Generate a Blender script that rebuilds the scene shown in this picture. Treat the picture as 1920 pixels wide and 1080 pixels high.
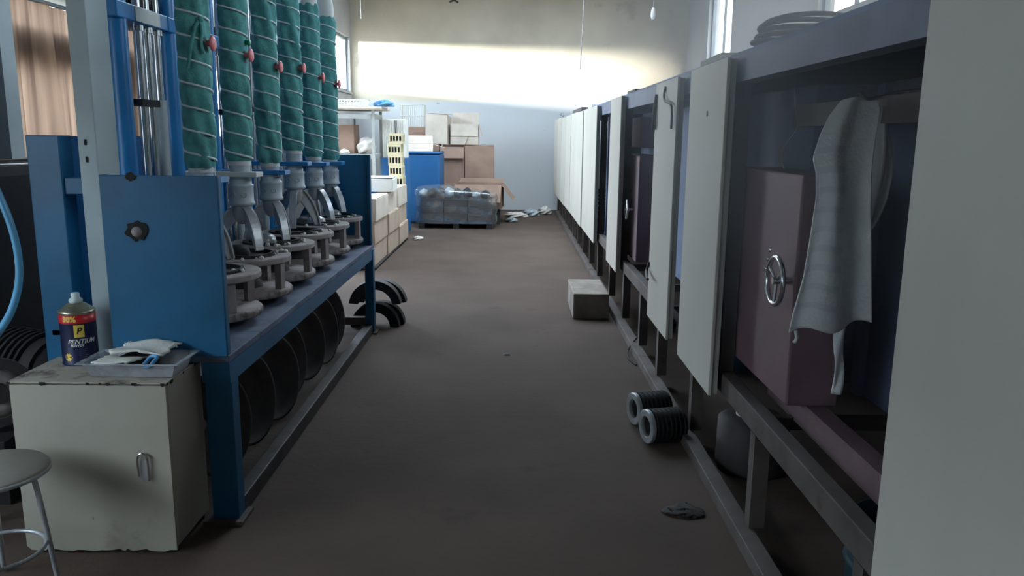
import bpy, bmesh, math, random
from mathutils import Vector, Matrix
PI = math.pi
scene = bpy.context.scene
C = scene.collection
for o in list(bpy.data.objects):
    bpy.data.objects.remove(o)

# ------------------------------------------------------------------ camera
cam_d = bpy.data.cameras.new('camera'); cam = bpy.data.objects.new('camera', cam_d); C.objects.link(cam)
cam_d.sensor_width = 36.0; cam_d.lens = 36.0 * 1490 / 1920; cam_d.clip_start = 0.05; cam_d.clip_end = 300
cam.matrix_world = Matrix(((0.99994270, -0.01068210, -0.00069385, 0.0),
                           (0.00131854, 0.18723312, -0.98231462, 0.0),
                           (0.01062309, 0.98225743, 0.18723648, 1.55),
                           (0, 0, 0, 1)))
scene.camera = cam

# ------------------------------------------------------------------ world, sun, exposure
world = bpy.data.worlds.new('world'); scene.world = world; world.use_nodes = True
wn = world.node_tree.nodes; wl = world.node_tree.links; wn.clear()
wo = wn.new('ShaderNodeOutputWorld'); bg = wn.new('ShaderNodeBackground')
bg.inputs['Color'].default_value = (0.74, 0.86, 1.0, 1.0)      # hazy bright sky, even all round
bg.inputs['Strength'].default_value = 1.6
wl.new(bg.outputs[0], wo.inputs[0])

SUN_DIR = Vector((1.0, 0.95, -0.05)).normalized()       # low afternoon sun from the left
sun_d = bpy.data.lights.new('sun', 'SUN'); sun = bpy.data.objects.new('sun', sun_d); C.objects.link(sun)
sun_d.energy = 1.6; sun_d.angle = math.radians(4.0); sun_d.color = (1.0, 0.98, 0.95)
sun.rotation_euler = SUN_DIR.to_track_quat('-Z', 'Y').to_euler(); sun.location = (-30, -20, 12)

vs = scene.view_settings
vs.view_transform = 'Standard'; vs.look = 'None'; vs.gamma = 1.0; vs.use_curve_mapping = False
vs.exposure = 3.15
scene.cycles.max_bounces = 8; scene.cycles.diffuse_bounces = 5; scene.cycles.transparent_max_bounces = 12
scene.cycles.caustics_reflective = False; scene.cycles.caustics_refractive = False

# ------------------------------------------------------------------ materials
def lin(c):
    c = c / 255.0
    return c / 12.92 if c <= 0.04045 else ((c + 0.055) / 1.055) ** 2.4
def rgb(r, g, b): return (lin(r), lin(g), lin(b), 1.0)
MATS = {}
def mat(name, col, rough=0.6, metal=0.0, var=0.12, scale=6.0, bump=0.0, bscale=40.0, col2=None, blotch=None, spec=0.5, stretch=None):
    """principled with a noise-mixed second tone, optional blotches (colour, size, amount) and fine relief"""
    if name in MATS: return MATS[name]
    m = bpy.data.materials.new(name); m.use_nodes = True
    nt = m.node_tree; n = nt.nodes; l = nt.links
    p = n['Principled BSDF']; p.inputs['Roughness'].default_value = rough; p.inputs['Metallic'].default_value = metal
    p.inputs['Specular IOR Level'].default_value = spec
    tc = n.new('ShaderNodeTexCoord')
    src = tc.outputs['Object']
    if stretch:
        mp = n.new('ShaderNodeMapping'); mp.inputs['Scale'].default_value = stretch
        l.new(src, mp.inputs[0]); src = mp.outputs[0]
    nz = n.new('ShaderNodeTexNoise'); nz.inputs['Scale'].default_value = scale; nz.inputs['Detail'].default_value = 6
    l.new(src, nz.inputs['Vector'])
    rp = n.new('ShaderNodeValToRGB')
    c2 = col2 if col2 else tuple(max(0, c * (1 - 2.2 * var)) for c in col[:3]) + (1,)
    c1 = col if col2 else tuple(min(1, c * (1 + var)) for c in col[:3]) + (1,)
    rp.color_ramp.elements[0].position = 0.33; rp.color_ramp.elements[0].color = c2
    rp.color_ramp.elements[1].position = 0.62; rp.color_ramp.elements[1].color = c1
    l.new(nz.outputs['Fac'], rp.inputs[0]); out = rp.outputs[0]
    if blotch:
        for i in range(0, len(blotch), 3):
            bc, bs, amt = blotch[i:i + 3]
            n2 = n.new('ShaderNodeTexNoise'); n2.inputs['Scale'].default_value = bs; n2.inputs['Detail'].default_value = 8
            n2.inputs['Roughness'].default_value = 0.65
            l.new(tc.outputs['Object'], n2.inputs['Vector'])
            r2 = n.new('ShaderNodeValToRGB'); r2.color_ramp.elements[0].position = 0.68 - amt * 0.3; r2.color_ramp.elements[1].position = 0.74 - amt * 0.2
            l.new(n2.outputs['Fac'], r2.inputs[0])
            mx = n.new('ShaderNodeMixRGB'); l.new(r2.outputs[0], mx.inputs[0]); l.new(out, mx.inputs[1]); mx.inputs[2].default_value = bc
            out = mx.outputs[0]
    l.new(out, p.inputs['Base Color'])
    if bump:
        n3 = n.new('ShaderNodeTexNoise'); n3.inputs['Scale'].default_value = bscale; n3.inputs['Detail'].default_value = 5
        l.new(src, n3.inputs['Vector'])
        b = n.new('ShaderNodeBump'); b.inputs['Strength'].default_value = bump; b.inputs['Distance'].default_value = 0.02
        l.new(n3.outputs['Fac'], b.inputs['Height']); l.new(b.outputs[0], p.inputs['Normal'])
    MATS[name] = m
    return m
def film_mat(name, tint, gloss, amount, diff=(0.8, 0.8, 0.8, 1), damt=0.0):
    """thin clear sheet: transparent mixed with gloss and a little milky diffuse"""
    m = bpy.data.materials.new(name); m.use_nodes = True; nt = m.node_tree; n = nt.nodes; l = nt.links; n.clear()
    o = n.new('ShaderNodeOutputMaterial'); t = n.new('ShaderNodeBsdfTransparent'); t.inputs[0].default_value = tint
    g = n.new('ShaderNodeBsdfGlossy'); g.inputs['Roughness'].default_value = gloss; g.inputs[0].default_value = (1, 1, 1, 1)
    d = n.new('ShaderNodeBsdfDiffuse'); d.inputs[0].default_value = diff
    nz = n.new('ShaderNodeTexNoise'); nz.inputs['Scale'].default_value = 9; nz.inputs['Detail'].default_value = 4
    tc = n.new('ShaderNodeTexCoord'); l.new(tc.outputs['Object'], nz.inputs['Vector'])
    mr = n.new('ShaderNodeMapRange'); mr.inputs[1].default_value = 0.3; mr.inputs[2].default_value = 0.7
    mr.inputs[3].default_value = damt * 0.5; mr.inputs[4].default_value = min(1, damt * 1.5); l.new(nz.outputs['Fac'], mr.inputs[0])
    m1 = n.new('ShaderNodeMixShader'); m1.inputs[0].default_value = amount; l.new(t.outputs[0], m1.inputs[1]); l.new(g.outputs[0], m1.inputs[2])
    m2 = n.new('ShaderNodeMixShader'); l.new(mr.outputs[0], m2.inputs[0]); l.new(m1.outputs[0], m2.inputs[1]); l.new(d.outputs[0], m2.inputs[2])
    l.new(m2.outputs[0], o.inputs[0]); MATS[name] = m
    return m
def curtain_mat(name, c1, c2, trans):
    m = bpy.data.materials.new(name); m.use_nodes = True; nt = m.node_tree; n = nt.nodes; l = nt.links; n.clear()
    o = n.new('ShaderNodeOutputMaterial'); d = n.new('ShaderNodeBsdfDiffuse'); t = n.new('ShaderNodeBsdfTranslucent')
    tc = n.new('ShaderNodeTexCoord'); mp = n.new('ShaderNodeMapping'); mp.inputs['Scale'].default_value = (1, 7, 0.35)
    nz = n.new('ShaderNodeTexNoise'); nz.inputs['Scale'].default_value = 1.6; nz.inputs['Detail'].default_value = 3
    l.new(tc.outputs['Object'], mp.inputs[0]); l.new(mp.outputs[0], nz.inputs['Vector'])
    rp = n.new('ShaderNodeValToRGB'); rp.color_ramp.elements[0].position = 0.35; rp.color_ramp.elements[0].color = c2
    rp.color_ramp.elements[1].position = 0.65; rp.color_ramp.elements[1].color = c1
    l.new(nz.outputs['Fac'], rp.inputs[0]); l.new(rp.outputs[0], d.inputs[0]); l.new(rp.outputs[0], t.inputs[0])
    mx = n.new('ShaderNodeMixShader'); mx.inputs[0].default_value = trans; l.new(d.outputs[0], mx.inputs[1]); l.new(t.outputs[0], mx.inputs[2])
    l.new(mx.outputs[0], o.inputs[0]); MATS[name] = m
    return m

M_floor = mat('dusty_concrete', rgb(88, 75, 67), 0.85, var=0.08, scale=1.3, bump=0.15, bscale=30, blotch=(rgb(79, 67, 60), 2.2, 0.25, rgb(58, 48, 43), 6.0, -0.25), spec=0.2)
M_outground = mat('yard_ground', rgb(150, 140, 125), 0.95, scale=0.4)
def wall_mat():
    m = mat('plaster_two_tone', rgb(218, 206, 184), 0.9, var=0.05, scale=1.2, bump=0.08, bscale=25, blotch=(rgb(192, 180, 160), 0.9, 0.3))
    nt = m.node_tree; n = nt.nodes; l = nt.links; p = n['Principled BSDF']
    old = p.inputs['Base Color'].links[0].from_socket
    tc = n.new('ShaderNodeTexCoord'); sx = n.new('ShaderNodeSeparateXYZ'); l.new(tc.outputs['Object'], sx.inputs[0])
    nz = n.new('ShaderNodeTexNoise'); nz.inputs['Scale'].default_value = 3; l.new(tc.outputs['Object'], nz.inputs['Vector'])
    ad = n.new('ShaderNodeMath'); ad.operation = 'MULTIPLY_ADD'; ad.inputs[1].default_value = 0.12; l.new(nz.outputs['Fac'], ad.inputs[0]); l.new(sx.outputs[2], ad.inputs[2])
    mr = n.new('ShaderNodeMapRange'); mr.inputs[1].default_value = 2.28; mr.inputs[2].default_value = 2.36; l.new(ad.outputs[0], mr.inputs[0])
    # flaked spots in the cooler-toned lower band
    n2 = n.new('ShaderNodeTexNoise'); n2.inputs['Scale'].default_value = 4.5; n2.inputs['Detail'].default_value = 9; n2.inputs['Roughness'].default_value = 0.7
    l.new(tc.outputs['Object'], n2.inputs['Vector'])
    r2 = n.new('ShaderNodeValToRGB'); r2.color_ramp.elements[0].position = 0.66; r2.color_ramp.elements[1].position = 0.69; l.new(n2.outputs['Fac'], r2.inputs[0])
    low = n.new('ShaderNodeMixRGB'); l.new(r2.outputs[0], low.inputs[0]); low.inputs[1].default_value = rgb(205, 208, 210); low.inputs[2].default_value = rgb(120, 122, 124)
    mx = n.new('ShaderNodeMixRGB'); l.new(mr.outputs[0], mx.inputs[0]); l.new(low.outputs[0], mx.inputs[1]); l.new(old, mx.inputs[2])
    l.new(mx.outputs[0], p.inputs['Base Color'])
    return m
M_wall = wall_mat()
M_wallside = mat('plaster_side', rgb(185, 186, 186), 0.9, var=0.06, scale=1.1, bump=0.06)
M_ceil = mat('ceiling_board', rgb(120, 118, 112), 0.9, var=0.08, scale=1.5)
M_frame = mat('window_paint', rgb(120, 130, 138), 0.5, var=0.08)
M_glass = film_mat('window_glass', (0.95, 0.97, 0.97, 1), 0.03, 0.06)
M_curtain = curtain_mat('brown_curtain', rgb(158, 130, 110), rgb(108, 86, 73), 0.5)
M_blue = mat('blue_paint', rgb(14, 94, 134), 0.42, var=0.10, scale=3.0, bump=0.03, bscale=60, blotch=(rgb(14, 80, 116), 1.5, 0.1))
M_bluebright = mat('blue_enamel', rgb(38, 126, 190), 0.32, var=0.06, scale=5.0)
M_bench = mat('dusty_blue_top', rgb(104, 112, 132), 0.75, var=0.12, scale=5, col2=rgb(62, 78, 104), bump=0.06, blotch=(rgb(120, 112, 112), 4.0, 0.3))
M_darkblue = mat('dark_blue_steel', rgb(22, 56, 88), 0.5, var=0.12, scale=4)
M_white = mat('white_panel_paint', rgb(202, 198, 186), 0.55, var=0.03, scale=2.0, blotch=(rgb(184, 180, 170), 1.4, 0.25), stretch=(1, 1, 0.35))
M_paneledge = mat('panel_edge', rgb(168, 168, 160), 0.7, var=0.06)
M_cab = mat('chipped_white_enamel', rgb(170, 165, 150), 0.5, var=0.04, scale=3, blotch=(rgb(150, 142, 128), 2.0, 0.3, rgb(50, 40, 34), 26.0, -0.05))
M_cabtop = mat('grimy_enamel', rgb(172, 166, 152), 0.7, var=0.1, scale=5, blotch=(rgb(92, 86, 76), 5.0, 0.45, rgb(40, 32, 28), 20.0, 0.0))
M_column = mat('pale_grey_paint', rgb(176, 190, 192), 0.5, var=0.04, scale=4, blotch=(rgb(90, 96, 96), 22.0, -0.1))
M_steel = mat('chrome', rgb(210, 212, 214), 0.18, 1.0, var=0.03)
M_cast = mat('grey_casting', rgb(182, 186, 188), 0.36, 0.35, var=0.12, scale=9, bump=0.05, bscale=50)
M_castdust = mat('dusty_casting', rgb(160, 150, 148), 0.8, 0.0, var=0.12, scale=9, bump=0.1, bscale=45, blotch=(rgb(96, 88, 82), 7.0, 0.3))
M_castpaint = mat('grey_collar_paint', rgb(182, 192, 198), 0.5, 0.1, var=0.08, scale=8)
M_cloth = mat('teal_cloth', rgb(90, 162, 158), 0.8, var=0.14, scale=14, bump=0.35, bscale=38)
M_rope = mat('white_hose', rgb(222, 230, 230), 0.5, var=0.05, scale=30)
M_elbow = mat('white_duct', rgb(218, 220, 216), 0.5, var=0.05)
M_red = mat('red_plastic', rgb(240, 128, 134), 0.4, var=0.04)
M_green = mat('green_plastic', rgb(40, 150, 110), 0.4, var=0.04)
M_black = mat('black_rubber', rgb(28, 28, 31), 0.8, var=0.15, scale=12)
M_iron = mat('dark_iron', rgb(62, 58, 58), 0.65, 0.2, var=0.15, scale=7, bump=0.06)
M_frame2 = mat('kiln_frame_steel', rgb(92, 84, 80), 0.7, 0.1, var=0.14, scale=5, blotch=(rgb(74, 54, 46), 6.0, 0.3))
M_toprail_haze = mat('steel_haze_tint', rgb(112, 120, 142), 0.6, 0.1, var=0.1, scale=4)  # bluish glare over the bay put into the rail colour
M_maroon = mat('maroon_paint', rgb(128, 98, 106), 0.55, var=0.07, scale=4, blotch=(rgb(138, 112, 110), 5.0, 0.0))
M_maroon2 = mat('maroon_frame', rgb(118, 94, 100), 0.65, var=0.1, scale=4)
M_kiln_haze = mat('kiln_shell_hazed', rgb(112, 128, 160), 0.7, 0.1, var=0.14, scale=3)  # lightened to blue-grey, imitating the hazy glare inside the open bay
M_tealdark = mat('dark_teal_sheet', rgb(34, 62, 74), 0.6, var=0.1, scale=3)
M_card = mat('cardboard', rgb(184, 164, 146), 0.9, var=0.06, scale=4, blotch=(rgb(164, 144, 126), 2.2, 0.25))
M_card2 = mat('brown_cardboard', rgb(158, 130, 114), 0.9, var=0.07, scale=4)
M_card3 = mat('pale_carton', rgb(204, 192, 178), 0.9, var=0.06, scale=4)
M_tape = mat('packing_tape', rgb(196, 176, 140), 0.35, var=0.04)
M_carton = mat('white_carton', rgb(226, 224, 216), 0.8, var=0.03)
M_shelf = mat('shelf_steel', rgb(168, 172, 168), 0.5, 0.1, var=0.07)
M_slat = mat('cream_plastic', rgb(208, 196, 160), 0.7, var=0.05)
M_bluebin = mat('blue_plastic', rgb(38, 104, 160), 0.5, var=0.06, scale=2)
M_film = film_mat('stretch_film', (0.93, 0.95, 0.96, 1), 0.10, 0.16, (0.75, 0.78, 0.8, 1), 0.06)
M_bag = mat('plastic_bag', rgb(222, 214, 206), 0.4, var=0.06, scale=6, bump=0.3, bscale=12)
M_tray = mat('dark_tray', rgb(40, 45, 52), 0.45, var=0.1)
M_clear = film_mat('clear_tray', (0.86, 0.88, 0.9, 1), 0.12, 0.12, (0.62, 0.63, 0.66, 1), 0.38)
M_towel = mat('towel_cloth', rgb(226, 230, 232), 0.95, var=0.03, scale=20, bump=0.2, bscale=90)
M_stripe = mat('towel_stripe', rgb(214, 219, 222), 0.95, var=0.04, scale=20)
M_rag = mat('cotton_rag', rgb(224, 222, 212), 0.95, var=0.04, scale=10, bump=0.15, bscale=80, blotch=(rgb(190, 176, 156), 12.0, 0.1))
M_hose = mat('blue_hose', rgb(96, 168, 208), 0.35, var=0.06)
M_stoolseat = mat('stool_seat', rgb(146, 142, 132), 0.6, var=0.07, scale=6)
M_tin_navy = mat('tin_navy', rgb(28, 34, 70), 0.35, 0.2, var=0.05)
M_tin_red = mat('tin_red', rgb(206, 40, 46), 0.35, 0.1, var=0.04)
M_tin_metal = mat('tin_metal', rgb(176, 172, 150), 0.3, 0.8, var=0.06)
M_capwhite = mat('cap_white', rgb(214, 230, 226), 0.4, var=0.03)
M_print_y = mat('print_yellow', rgb(240, 208, 90), 0.5, var=0.02)
M_print_w = mat('print_white', rgb(232, 232, 226), 0.5, var=0.02)
M_print_k = mat('print_black', rgb(24, 22, 26), 0.5, var=0.02)
M_print_g = mat('print_grey', rgb(96, 100, 128), 0.5, var=0.02)
M_block = mat('concrete_block', rgb(150, 140, 130), 0.95, var=0.1, scale=7, bump=0.25, bscale=35)
M_bluerag = mat('blue_film', rgb(96, 158, 206), 0.4, var=0.1, scale=9)
M_wire = mat('white_wire', rgb(214, 214, 206), 0.5, var=0.03)
M_grime = mat('black_grime', rgb(26, 24, 22), 0.8, var=0.2, scale=20)

# ------------------------------------------------------------------ mesh helpers
class MB:
    def __init__(self): self.v = []; self.f = []; self.sm = []
    def add(self, vs_, fs, smooth=False):
        b = len(self.v); self.v += [tuple(v) for v in vs_]
        for q in fs: self.f.append(tuple(b + i for i in q)); self.sm.append(smooth)
        return self
    def box(self, x0, x1, y0, y1, z0, z1, M=None):
        vs_ = [(x, y, z) for z in (z0, z1) for y in (y0, y1) for x in (x0, x1)]
        if M is not None: vs_ = [tuple(M @ Vector(v)) for v in vs_]
        return self.add(vs_, [(0, 2, 3, 1), (4, 5, 7, 6), (0, 1, 5, 4), (2, 6, 7, 3), (0, 4, 6, 2), (1, 3, 7, 5)])
    def bar(self, a, b, w, h, up=(0, 0, 1)):
        """rectangular bar from a to b, w across, h along up"""
        a = Vector(a); b = Vector(b); d = (b - a).normalized(); u = Vector(up)
        if abs(d.dot(u)) > 0.99: u = Vector((0, 1, 0))
        s = d.cross(u).normalized(); u = s.cross(d).normalized()
        vs_ = [p + s * i * w / 2 + u * j * h / 2 for p in (a, b) for j in (-1, 1) for i in (-1, 1)]
        return self.add(vs_, [(0, 2, 3, 1), (4, 5, 7, 6), (0, 1, 5, 4), (2, 6, 7, 3), (0, 4, 6, 2), (1, 3, 7, 5)])
    def cyl(self, a, b, r, r2=None, n=16, caps=True):
        a = Vector(a); b = Vector(b); r2 = r if r2 is None else r2; d = (b - a).normalized()
        u = Vector((0, 0, 1)) if abs(d.z) < 0.9 else Vector((1, 0, 0))
        s = d.cross(u).normalized(); t = d.cross(s).normalized()
        vs_ = []
        for p, q in ((a, r), (b, r2)):
            vs_ += [p + (s * math.cos(2 * PI * i / n) + t * math.sin(2 * PI * i / n)) * q for i in range(n)]
        self.add(vs_, [(i, (i + 1) % n, n + (i + 1) % n, n + i) for i in range(n)], True)
        if caps:
            self.add(vs_[:n], [tuple(range(n - 1, -1, -1))]); self.add(vs_[n:], [tuple(range(n))])
        return self
    def tube(self, pts, r, n=8, closed=False, rf=None):
        pts = [Vector(p) for p in pts]; m = len(pts); vs_ = []; pu = None
        for i, p in enumerate(pts):
            if closed: d = pts[(i + 1) % m] - pts[i - 1]
            else: d = pts[min(i + 1, m - 1)] - pts[max(i - 1, 0)]
            d.normalize()
            if pu is None:
                pu = Vector((0, 0, 1)) if abs(d.z) < 0.9 else Vector((1, 0, 0))
            s = d.cross(pu).normalized(); pu = s.cross(d).normalized()
            rr = r if rf is None else r * rf(i / max(1, m - 1))
            vs_ += [p + (s * math.cos(2 * PI * k / n) + pu * math.sin(2 * PI * k / n)) * rr for k in range(n)]
        fs = []
        for i in range(m if closed else m - 1):
            j = (i + 1) % m
            fs += [(i * n + k, i * n + (k + 1) % n, j * n + (k + 1) % n, j * n + k) for k in range(n)]
        self.add(vs_, fs, True)
        if not closed:
            self.add(vs_[:n], [tuple(range(n - 1, -1, -1))]); self.add(vs_[-n:], [tuple(range(n))])
        return self
    def lathe(self, prof, n=32, M=None, smooth=True, closed=False):
        """profile of (radius, height) turned about z"""
        vs_ = [(r * math.cos(2 * PI * i / n), r * math.sin(2 * PI * i / n), z) for r, z in prof for i in range(n)]
        if M is not None: vs_ = [tuple(M @ Vector(v)) for v in vs_]
        m = len(prof); fs = []
        for j in range(m if closed else m - 1):
            k = (j + 1) % m
            fs += [(j * n + i, j * n + (i + 1) % n, k * n + (i + 1) % n, k * n + i) for i in range(n)]
        return self.add(vs_, fs, smooth)
    def prism(self, poly, h0, h1, M=None):
        """polygon in local xy pushed from z=h0 to h1"""
        n = len(poly); vs_ = [(x, y, h) for h in (h0, h1) for x, y in poly]
        if M is not None: vs_ = [tuple(M @ Vector(v)) for v in vs_]
        return self.add(vs_, [tuple(range(n - 1, -1, -1)), tuple(range(n, 2 * n))] + [(i, (i + 1) % n, n + (i + 1) % n, n + i) for i in range(n)])
    def grid(self, fn, nu, nv, smooth=True, wrap=False):
        vs_ = [fn(i / (nu if wrap else nu - 1), j / (nv - 1)) for j in range(nv) for i in range(nu)]
        fs = []
        for j in range(nv - 1):
            for i in range(nu if wrap else nu - 1):
                k = (i + 1) % nu
                fs.append((j * nu + i, j * nu + k, (j + 1) * nu + k, (j + 1) * nu + i))
        return self.add(vs_, fs, smooth)
    def mesh(self, name, m, off=(0, 0, 0)):
        me = bpy.data.meshes.new(name)
        me.from_pydata([(v[0] - off[0], v[1] - off[1], v[2] - off[2]) for v in self.v], [], self.f)
        me.polygons.foreach_set('use_smooth', self.sm)
        bm = bmesh.new(); bm.from_mesh(me); bmesh.ops.recalc_face_normals(bm, faces=bm.faces); bm.to_mesh(me); bm.free()
        me.materials.append(m); me.update()
        return me
def tag(o, label, cat, group=None):
    o['label'] = label; o['category'] = cat
    if group: o['group'] = group
    return o
def thing(name, label, cat, loc=(0, 0, 0), rz=0.0, group=None):
    o = bpy.data.objects.new(name, None); C.objects.link(o); o.location = loc; o.rotation_euler = (0, 0, rz)
    o.empty_display_size = 0.1
    return tag(o, label, cat, group)
def base(o):
    p = Vector((0, 0, 0))
    while o is not None: p += Vector(o.location); o = o.parent
    return p
def part(name, mb, m, parent=None, world=False, bevel=0.0, solid=0.0, label=None, sub=0):
    """one mesh object; with world=True the builder held world coordinates"""
    off = base(parent) if world and parent is not None else (0, 0, 0)
    o = bpy.data.objects.new(name, mb if isinstance(mb, bpy.types.Mesh) else mb.mesh(name, m, off)); C.objects.link(o)
    if parent is not None: o.parent = parent
    if solid:
        s = o.modifiers.new('solid', 'SOLIDIFY'); s.thickness = solid; s.offset = 0
    if sub:
        s = o.modifiers.new('sub', 'SUBSURF'); s.levels = sub; s.render_levels = sub
    if bevel:
        b = o.modifiers.new('bevel', 'BEVEL'); b.width = bevel; b.segments = 2; b.limit_method = 'ANGLE'; b.angle_limit = math.radians(40)
    if label: o['label'] = label
    return o
def single(name, mb, m, label, cat, loc, group=None, world=True, **k):
    """a thing that is one mesh, its origin at loc"""
    o = bpy.data.objects.new(name, mb.mesh(name, m, loc if world else (0, 0, 0))); C.objects.link(o); o.location = loc
    if k.get('solid'):
        s = o.modifiers.new('solid', 'SOLIDIFY'); s.thickness = k['solid']; s.offset = 0
    if k.get('bevel'):
        b = o.modifiers.new('bevel', 'BEVEL'); b.width = k['bevel']; b.segments = 2; b.limit_method = 'ANGLE'; b.angle_limit = math.radians(40)
    return tag(o, label, cat, group)
def struct(name, mb, m, parent=None, label=None, **k):
    o = part(name, mb, m, parent, **k); o['kind'] = 'structure'
    if label: o['label'] = label
    return o
def copy_tree(o, parent=None):
    c = o.copy(); C.objects.link(c); c.parent = parent
    for ch in list(o.children): copy_tree(ch, c)
    return c
def smooth_path(pts, k=6):
    """Catmull-Rom through the points"""
    P = [Vector(p) for p in pts]; P = [P[0] * 2 - P[1]] + P + [P[-1] * 2 - P[-2]]; out = []
    for i in range(1, len(P) - 2):
        for j in range(k):
            t = j / k; a, b, c, d = P[i - 1:i + 3]
            out.append(0.5 * ((2 * b) + (c - a) * t + (2 * a - 5 * b + 4 * c - d) * t * t + (3 * b - a - 3 * c + d) * t ** 3))
    out.append(P[-2]); return out
def T(x=0, y=0, z=0, rz=0, rx=0, ry=0):
    return Matrix.Translation((x, y, z)) @ Matrix.Rotation(rz, 4, 'Z') @ Matrix.Rotation(ry, 4, 'Y') @ Matrix.Rotation(rx, 4, 'X')

# ------------------------------------------------------------------ the room
XL, XR, YB, YF, ZC = -3.4, 3.6, -3.5, 17.2, 4.8
single_floor = struct('floor', MB().box(XL - 0.2, XR + 0.2, YB - 0.2, YF + 0.2, -0.12, 0.0), M_floor, label='dusty grey-brown concrete floor of the aisle')
SKY = (-1.3, 1.1, 8.0, 13.4)                                   # unseen skylight opening added to brighten the far floor
struct('ceiling', MB().box(XL - 0.2, XR + 0.2, YB - 0.2, SKY[2], ZC, ZC + 0.1).box(XL - 0.2, XR + 0.2, SKY[3], YF + 0.2, ZC, ZC + 0.1)
       .box(XL - 0.2, SKY[0], SKY[2], SKY[3], ZC, ZC + 0.1).box(SKY[1], XR + 0.2, SKY[2], SKY[3], ZC, ZC + 0.1), M_ceil, label='grey ceiling above the workshop')
struct('wall_back', MB().box(XL - 0.2, XR + 0.2, YF, YF + 0.2, 0, ZC), M_wall, label='patchy plaster end wall with a flaking, cooler-toned lower band')
struct('wall_front', MB().box(XL - 0.2, XR + 0.2, YB - 0.2, YB, 0, ZC), M_wallside, label='plain wall behind the viewer')
struct('ground', MB().box(-120, 120, -90, 140, -0.4, -0.13), M_outground, label='bare yard ground outside')
def wall_with_holes(name, x0, x1, holes, label):
    """long side wall, openings given as (y0, y1, z0, z1) without overlap in y unless stacked"""
    ys = sorted({YB, YF} | {h[0] for h in holes} | {h[1] for h in holes}); mb = MB()
    for a, b in zip(ys[:-1], ys[1:]):
        hs = sorted({(h[2], h[3]) for h in holes if h[0] <= a + 1e-6 and h[1] >= b - 1e-6}); z = 0.0
        for h0, h1 in hs:
            if h0 > z: mb.box(x0, x1, a, b, z, h0)
            z = h1
        if z < ZC: mb.box(x0, x1, a, b, z, ZC)
    return struct(name, mb, M_wallside, label=label)
LWIN = [(-1.3, 2.2, 0.95, 2.25), (5.2, 8.2, 1.4, 3.1), (10.8, 17.05, 2.42, 3.52)]
LDOOR = (8.5, 11.7, 0.0, 2.35)
RWIN = [(13.75, 15.4, 2.94, 4.2), (7.3, 9.9, 2.94, 4.2), (1.2, 4.4, 2.94, 4.2)]
holesL = LWIN[:2] + [LWIN[2], LDOOR]
wall_with_holes('wall_left', XL - 0.2, XL, holesL, 'left wall with windows behind the machines')
wall_with_holes('wall_right', XR, XR + 0.2, RWIN, 'right wall with high windows above the kilns')
def window(i, x, w, ncol, sill_in, label):
    y0, y1, z0, z1 = w
    fr = struct('window_%d' % i, MB().box(x - 0.03, x + 0.03, y0, y1, z0, z0 + 0.05).box(x - 0.03, x + 0.03, y0, y1, z1 - 0.05, z1)
                .box(x - 0.03, x + 0.03, y0, y0 + 0.05, z0 + 0.05, z1 - 0.05).box(x - 0.03, x + 0.03, y1 - 0.05, y1, z0 + 0.05, z1 - 0.05), M_frame, label=label)
    part('window_sill', MB().box(x + sill_in[0], x + sill_in[1], y0 - 0.04, y1 + 0.04, z0 - 0.04, z0), M_wallside, fr)
    ws = (y1 - y0 - 0.1) / ncol
    for k in range(ncol):
        a = y0 + 0.05 + k * ws
        if k: part('mullion', MB().box(x - 0.02, x + 0.02, a - 0.018, a + 0.018, z0 + 0.05, z1 - 0.05), M_frame, fr)
        part('pane', MB().box(x - 0.003, x + 0.003, a + 0.018, a + ws - 0.018, z0 + 0.05, z1 - 0.05), M_glass, fr)
    return fr
window(1, XL - 0.1, LWIN[0], 4, (0.0, 0.2), 'wide window beside the viewer in the left wall')
w2 = window(2, XL - 0.1, LWIN[1], 4, (0.0, 0.14), 'curtained window behind the blue machine')
window(3, XL - 0.1, LWIN[2], 1, (0.0, 0.14), 'high window near the end of the left wall')
window(4, XR + 0.1, RWIN[0], 2, (-0.14, 0.0), 'glaring window at the far end of the right wall')
window(5, XR + 0.1, RWIN[1], 3, (-0.14, 0.0), 'glaring window above the kiln bay with the towel')
window(6, XR + 0.1, RWIN[2], 3, (-0.14, 0.0), 'high window beside the viewer in the right wall')
# deep shading bar outside the curtained window
part('outer_bar', MB().box(XL - 0.02, XL + 0.06, 5.2, 8.2, 2.03, 2.26), M_iron, w2)
# unseen doorway added to light the far aisle: lining and leaf swung out
dj = struct('door_1', MB().box(XL - 0.2, XL + 0.01, LDOOR[0], LDOOR[0] + 0.06, 0, LDOOR[3]).box(XL - 0.2, XL + 0.01, LDOOR[1] - 0.06, LDOOR[1], 0, LDOOR[3])
            .box(XL - 0.2, XL + 0.01, LDOOR[0] + 0.06, LDOOR[1] - 0.06, LDOOR[3] - 0.06, LDOOR[3]), M_frame, label='unseen doorway added in the left wall behind the carton stack for daylight')
for k in range(2):
    ya = LDOOR[0] - 1.6 if k == 0 else LDOOR[1]
    part('door_leaf', MB().box(XL - 0.27, XL - 0.21, ya, ya + 1.6, 0.01, LDOOR[3] - 0.07), M_tealdark, dj)
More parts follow.
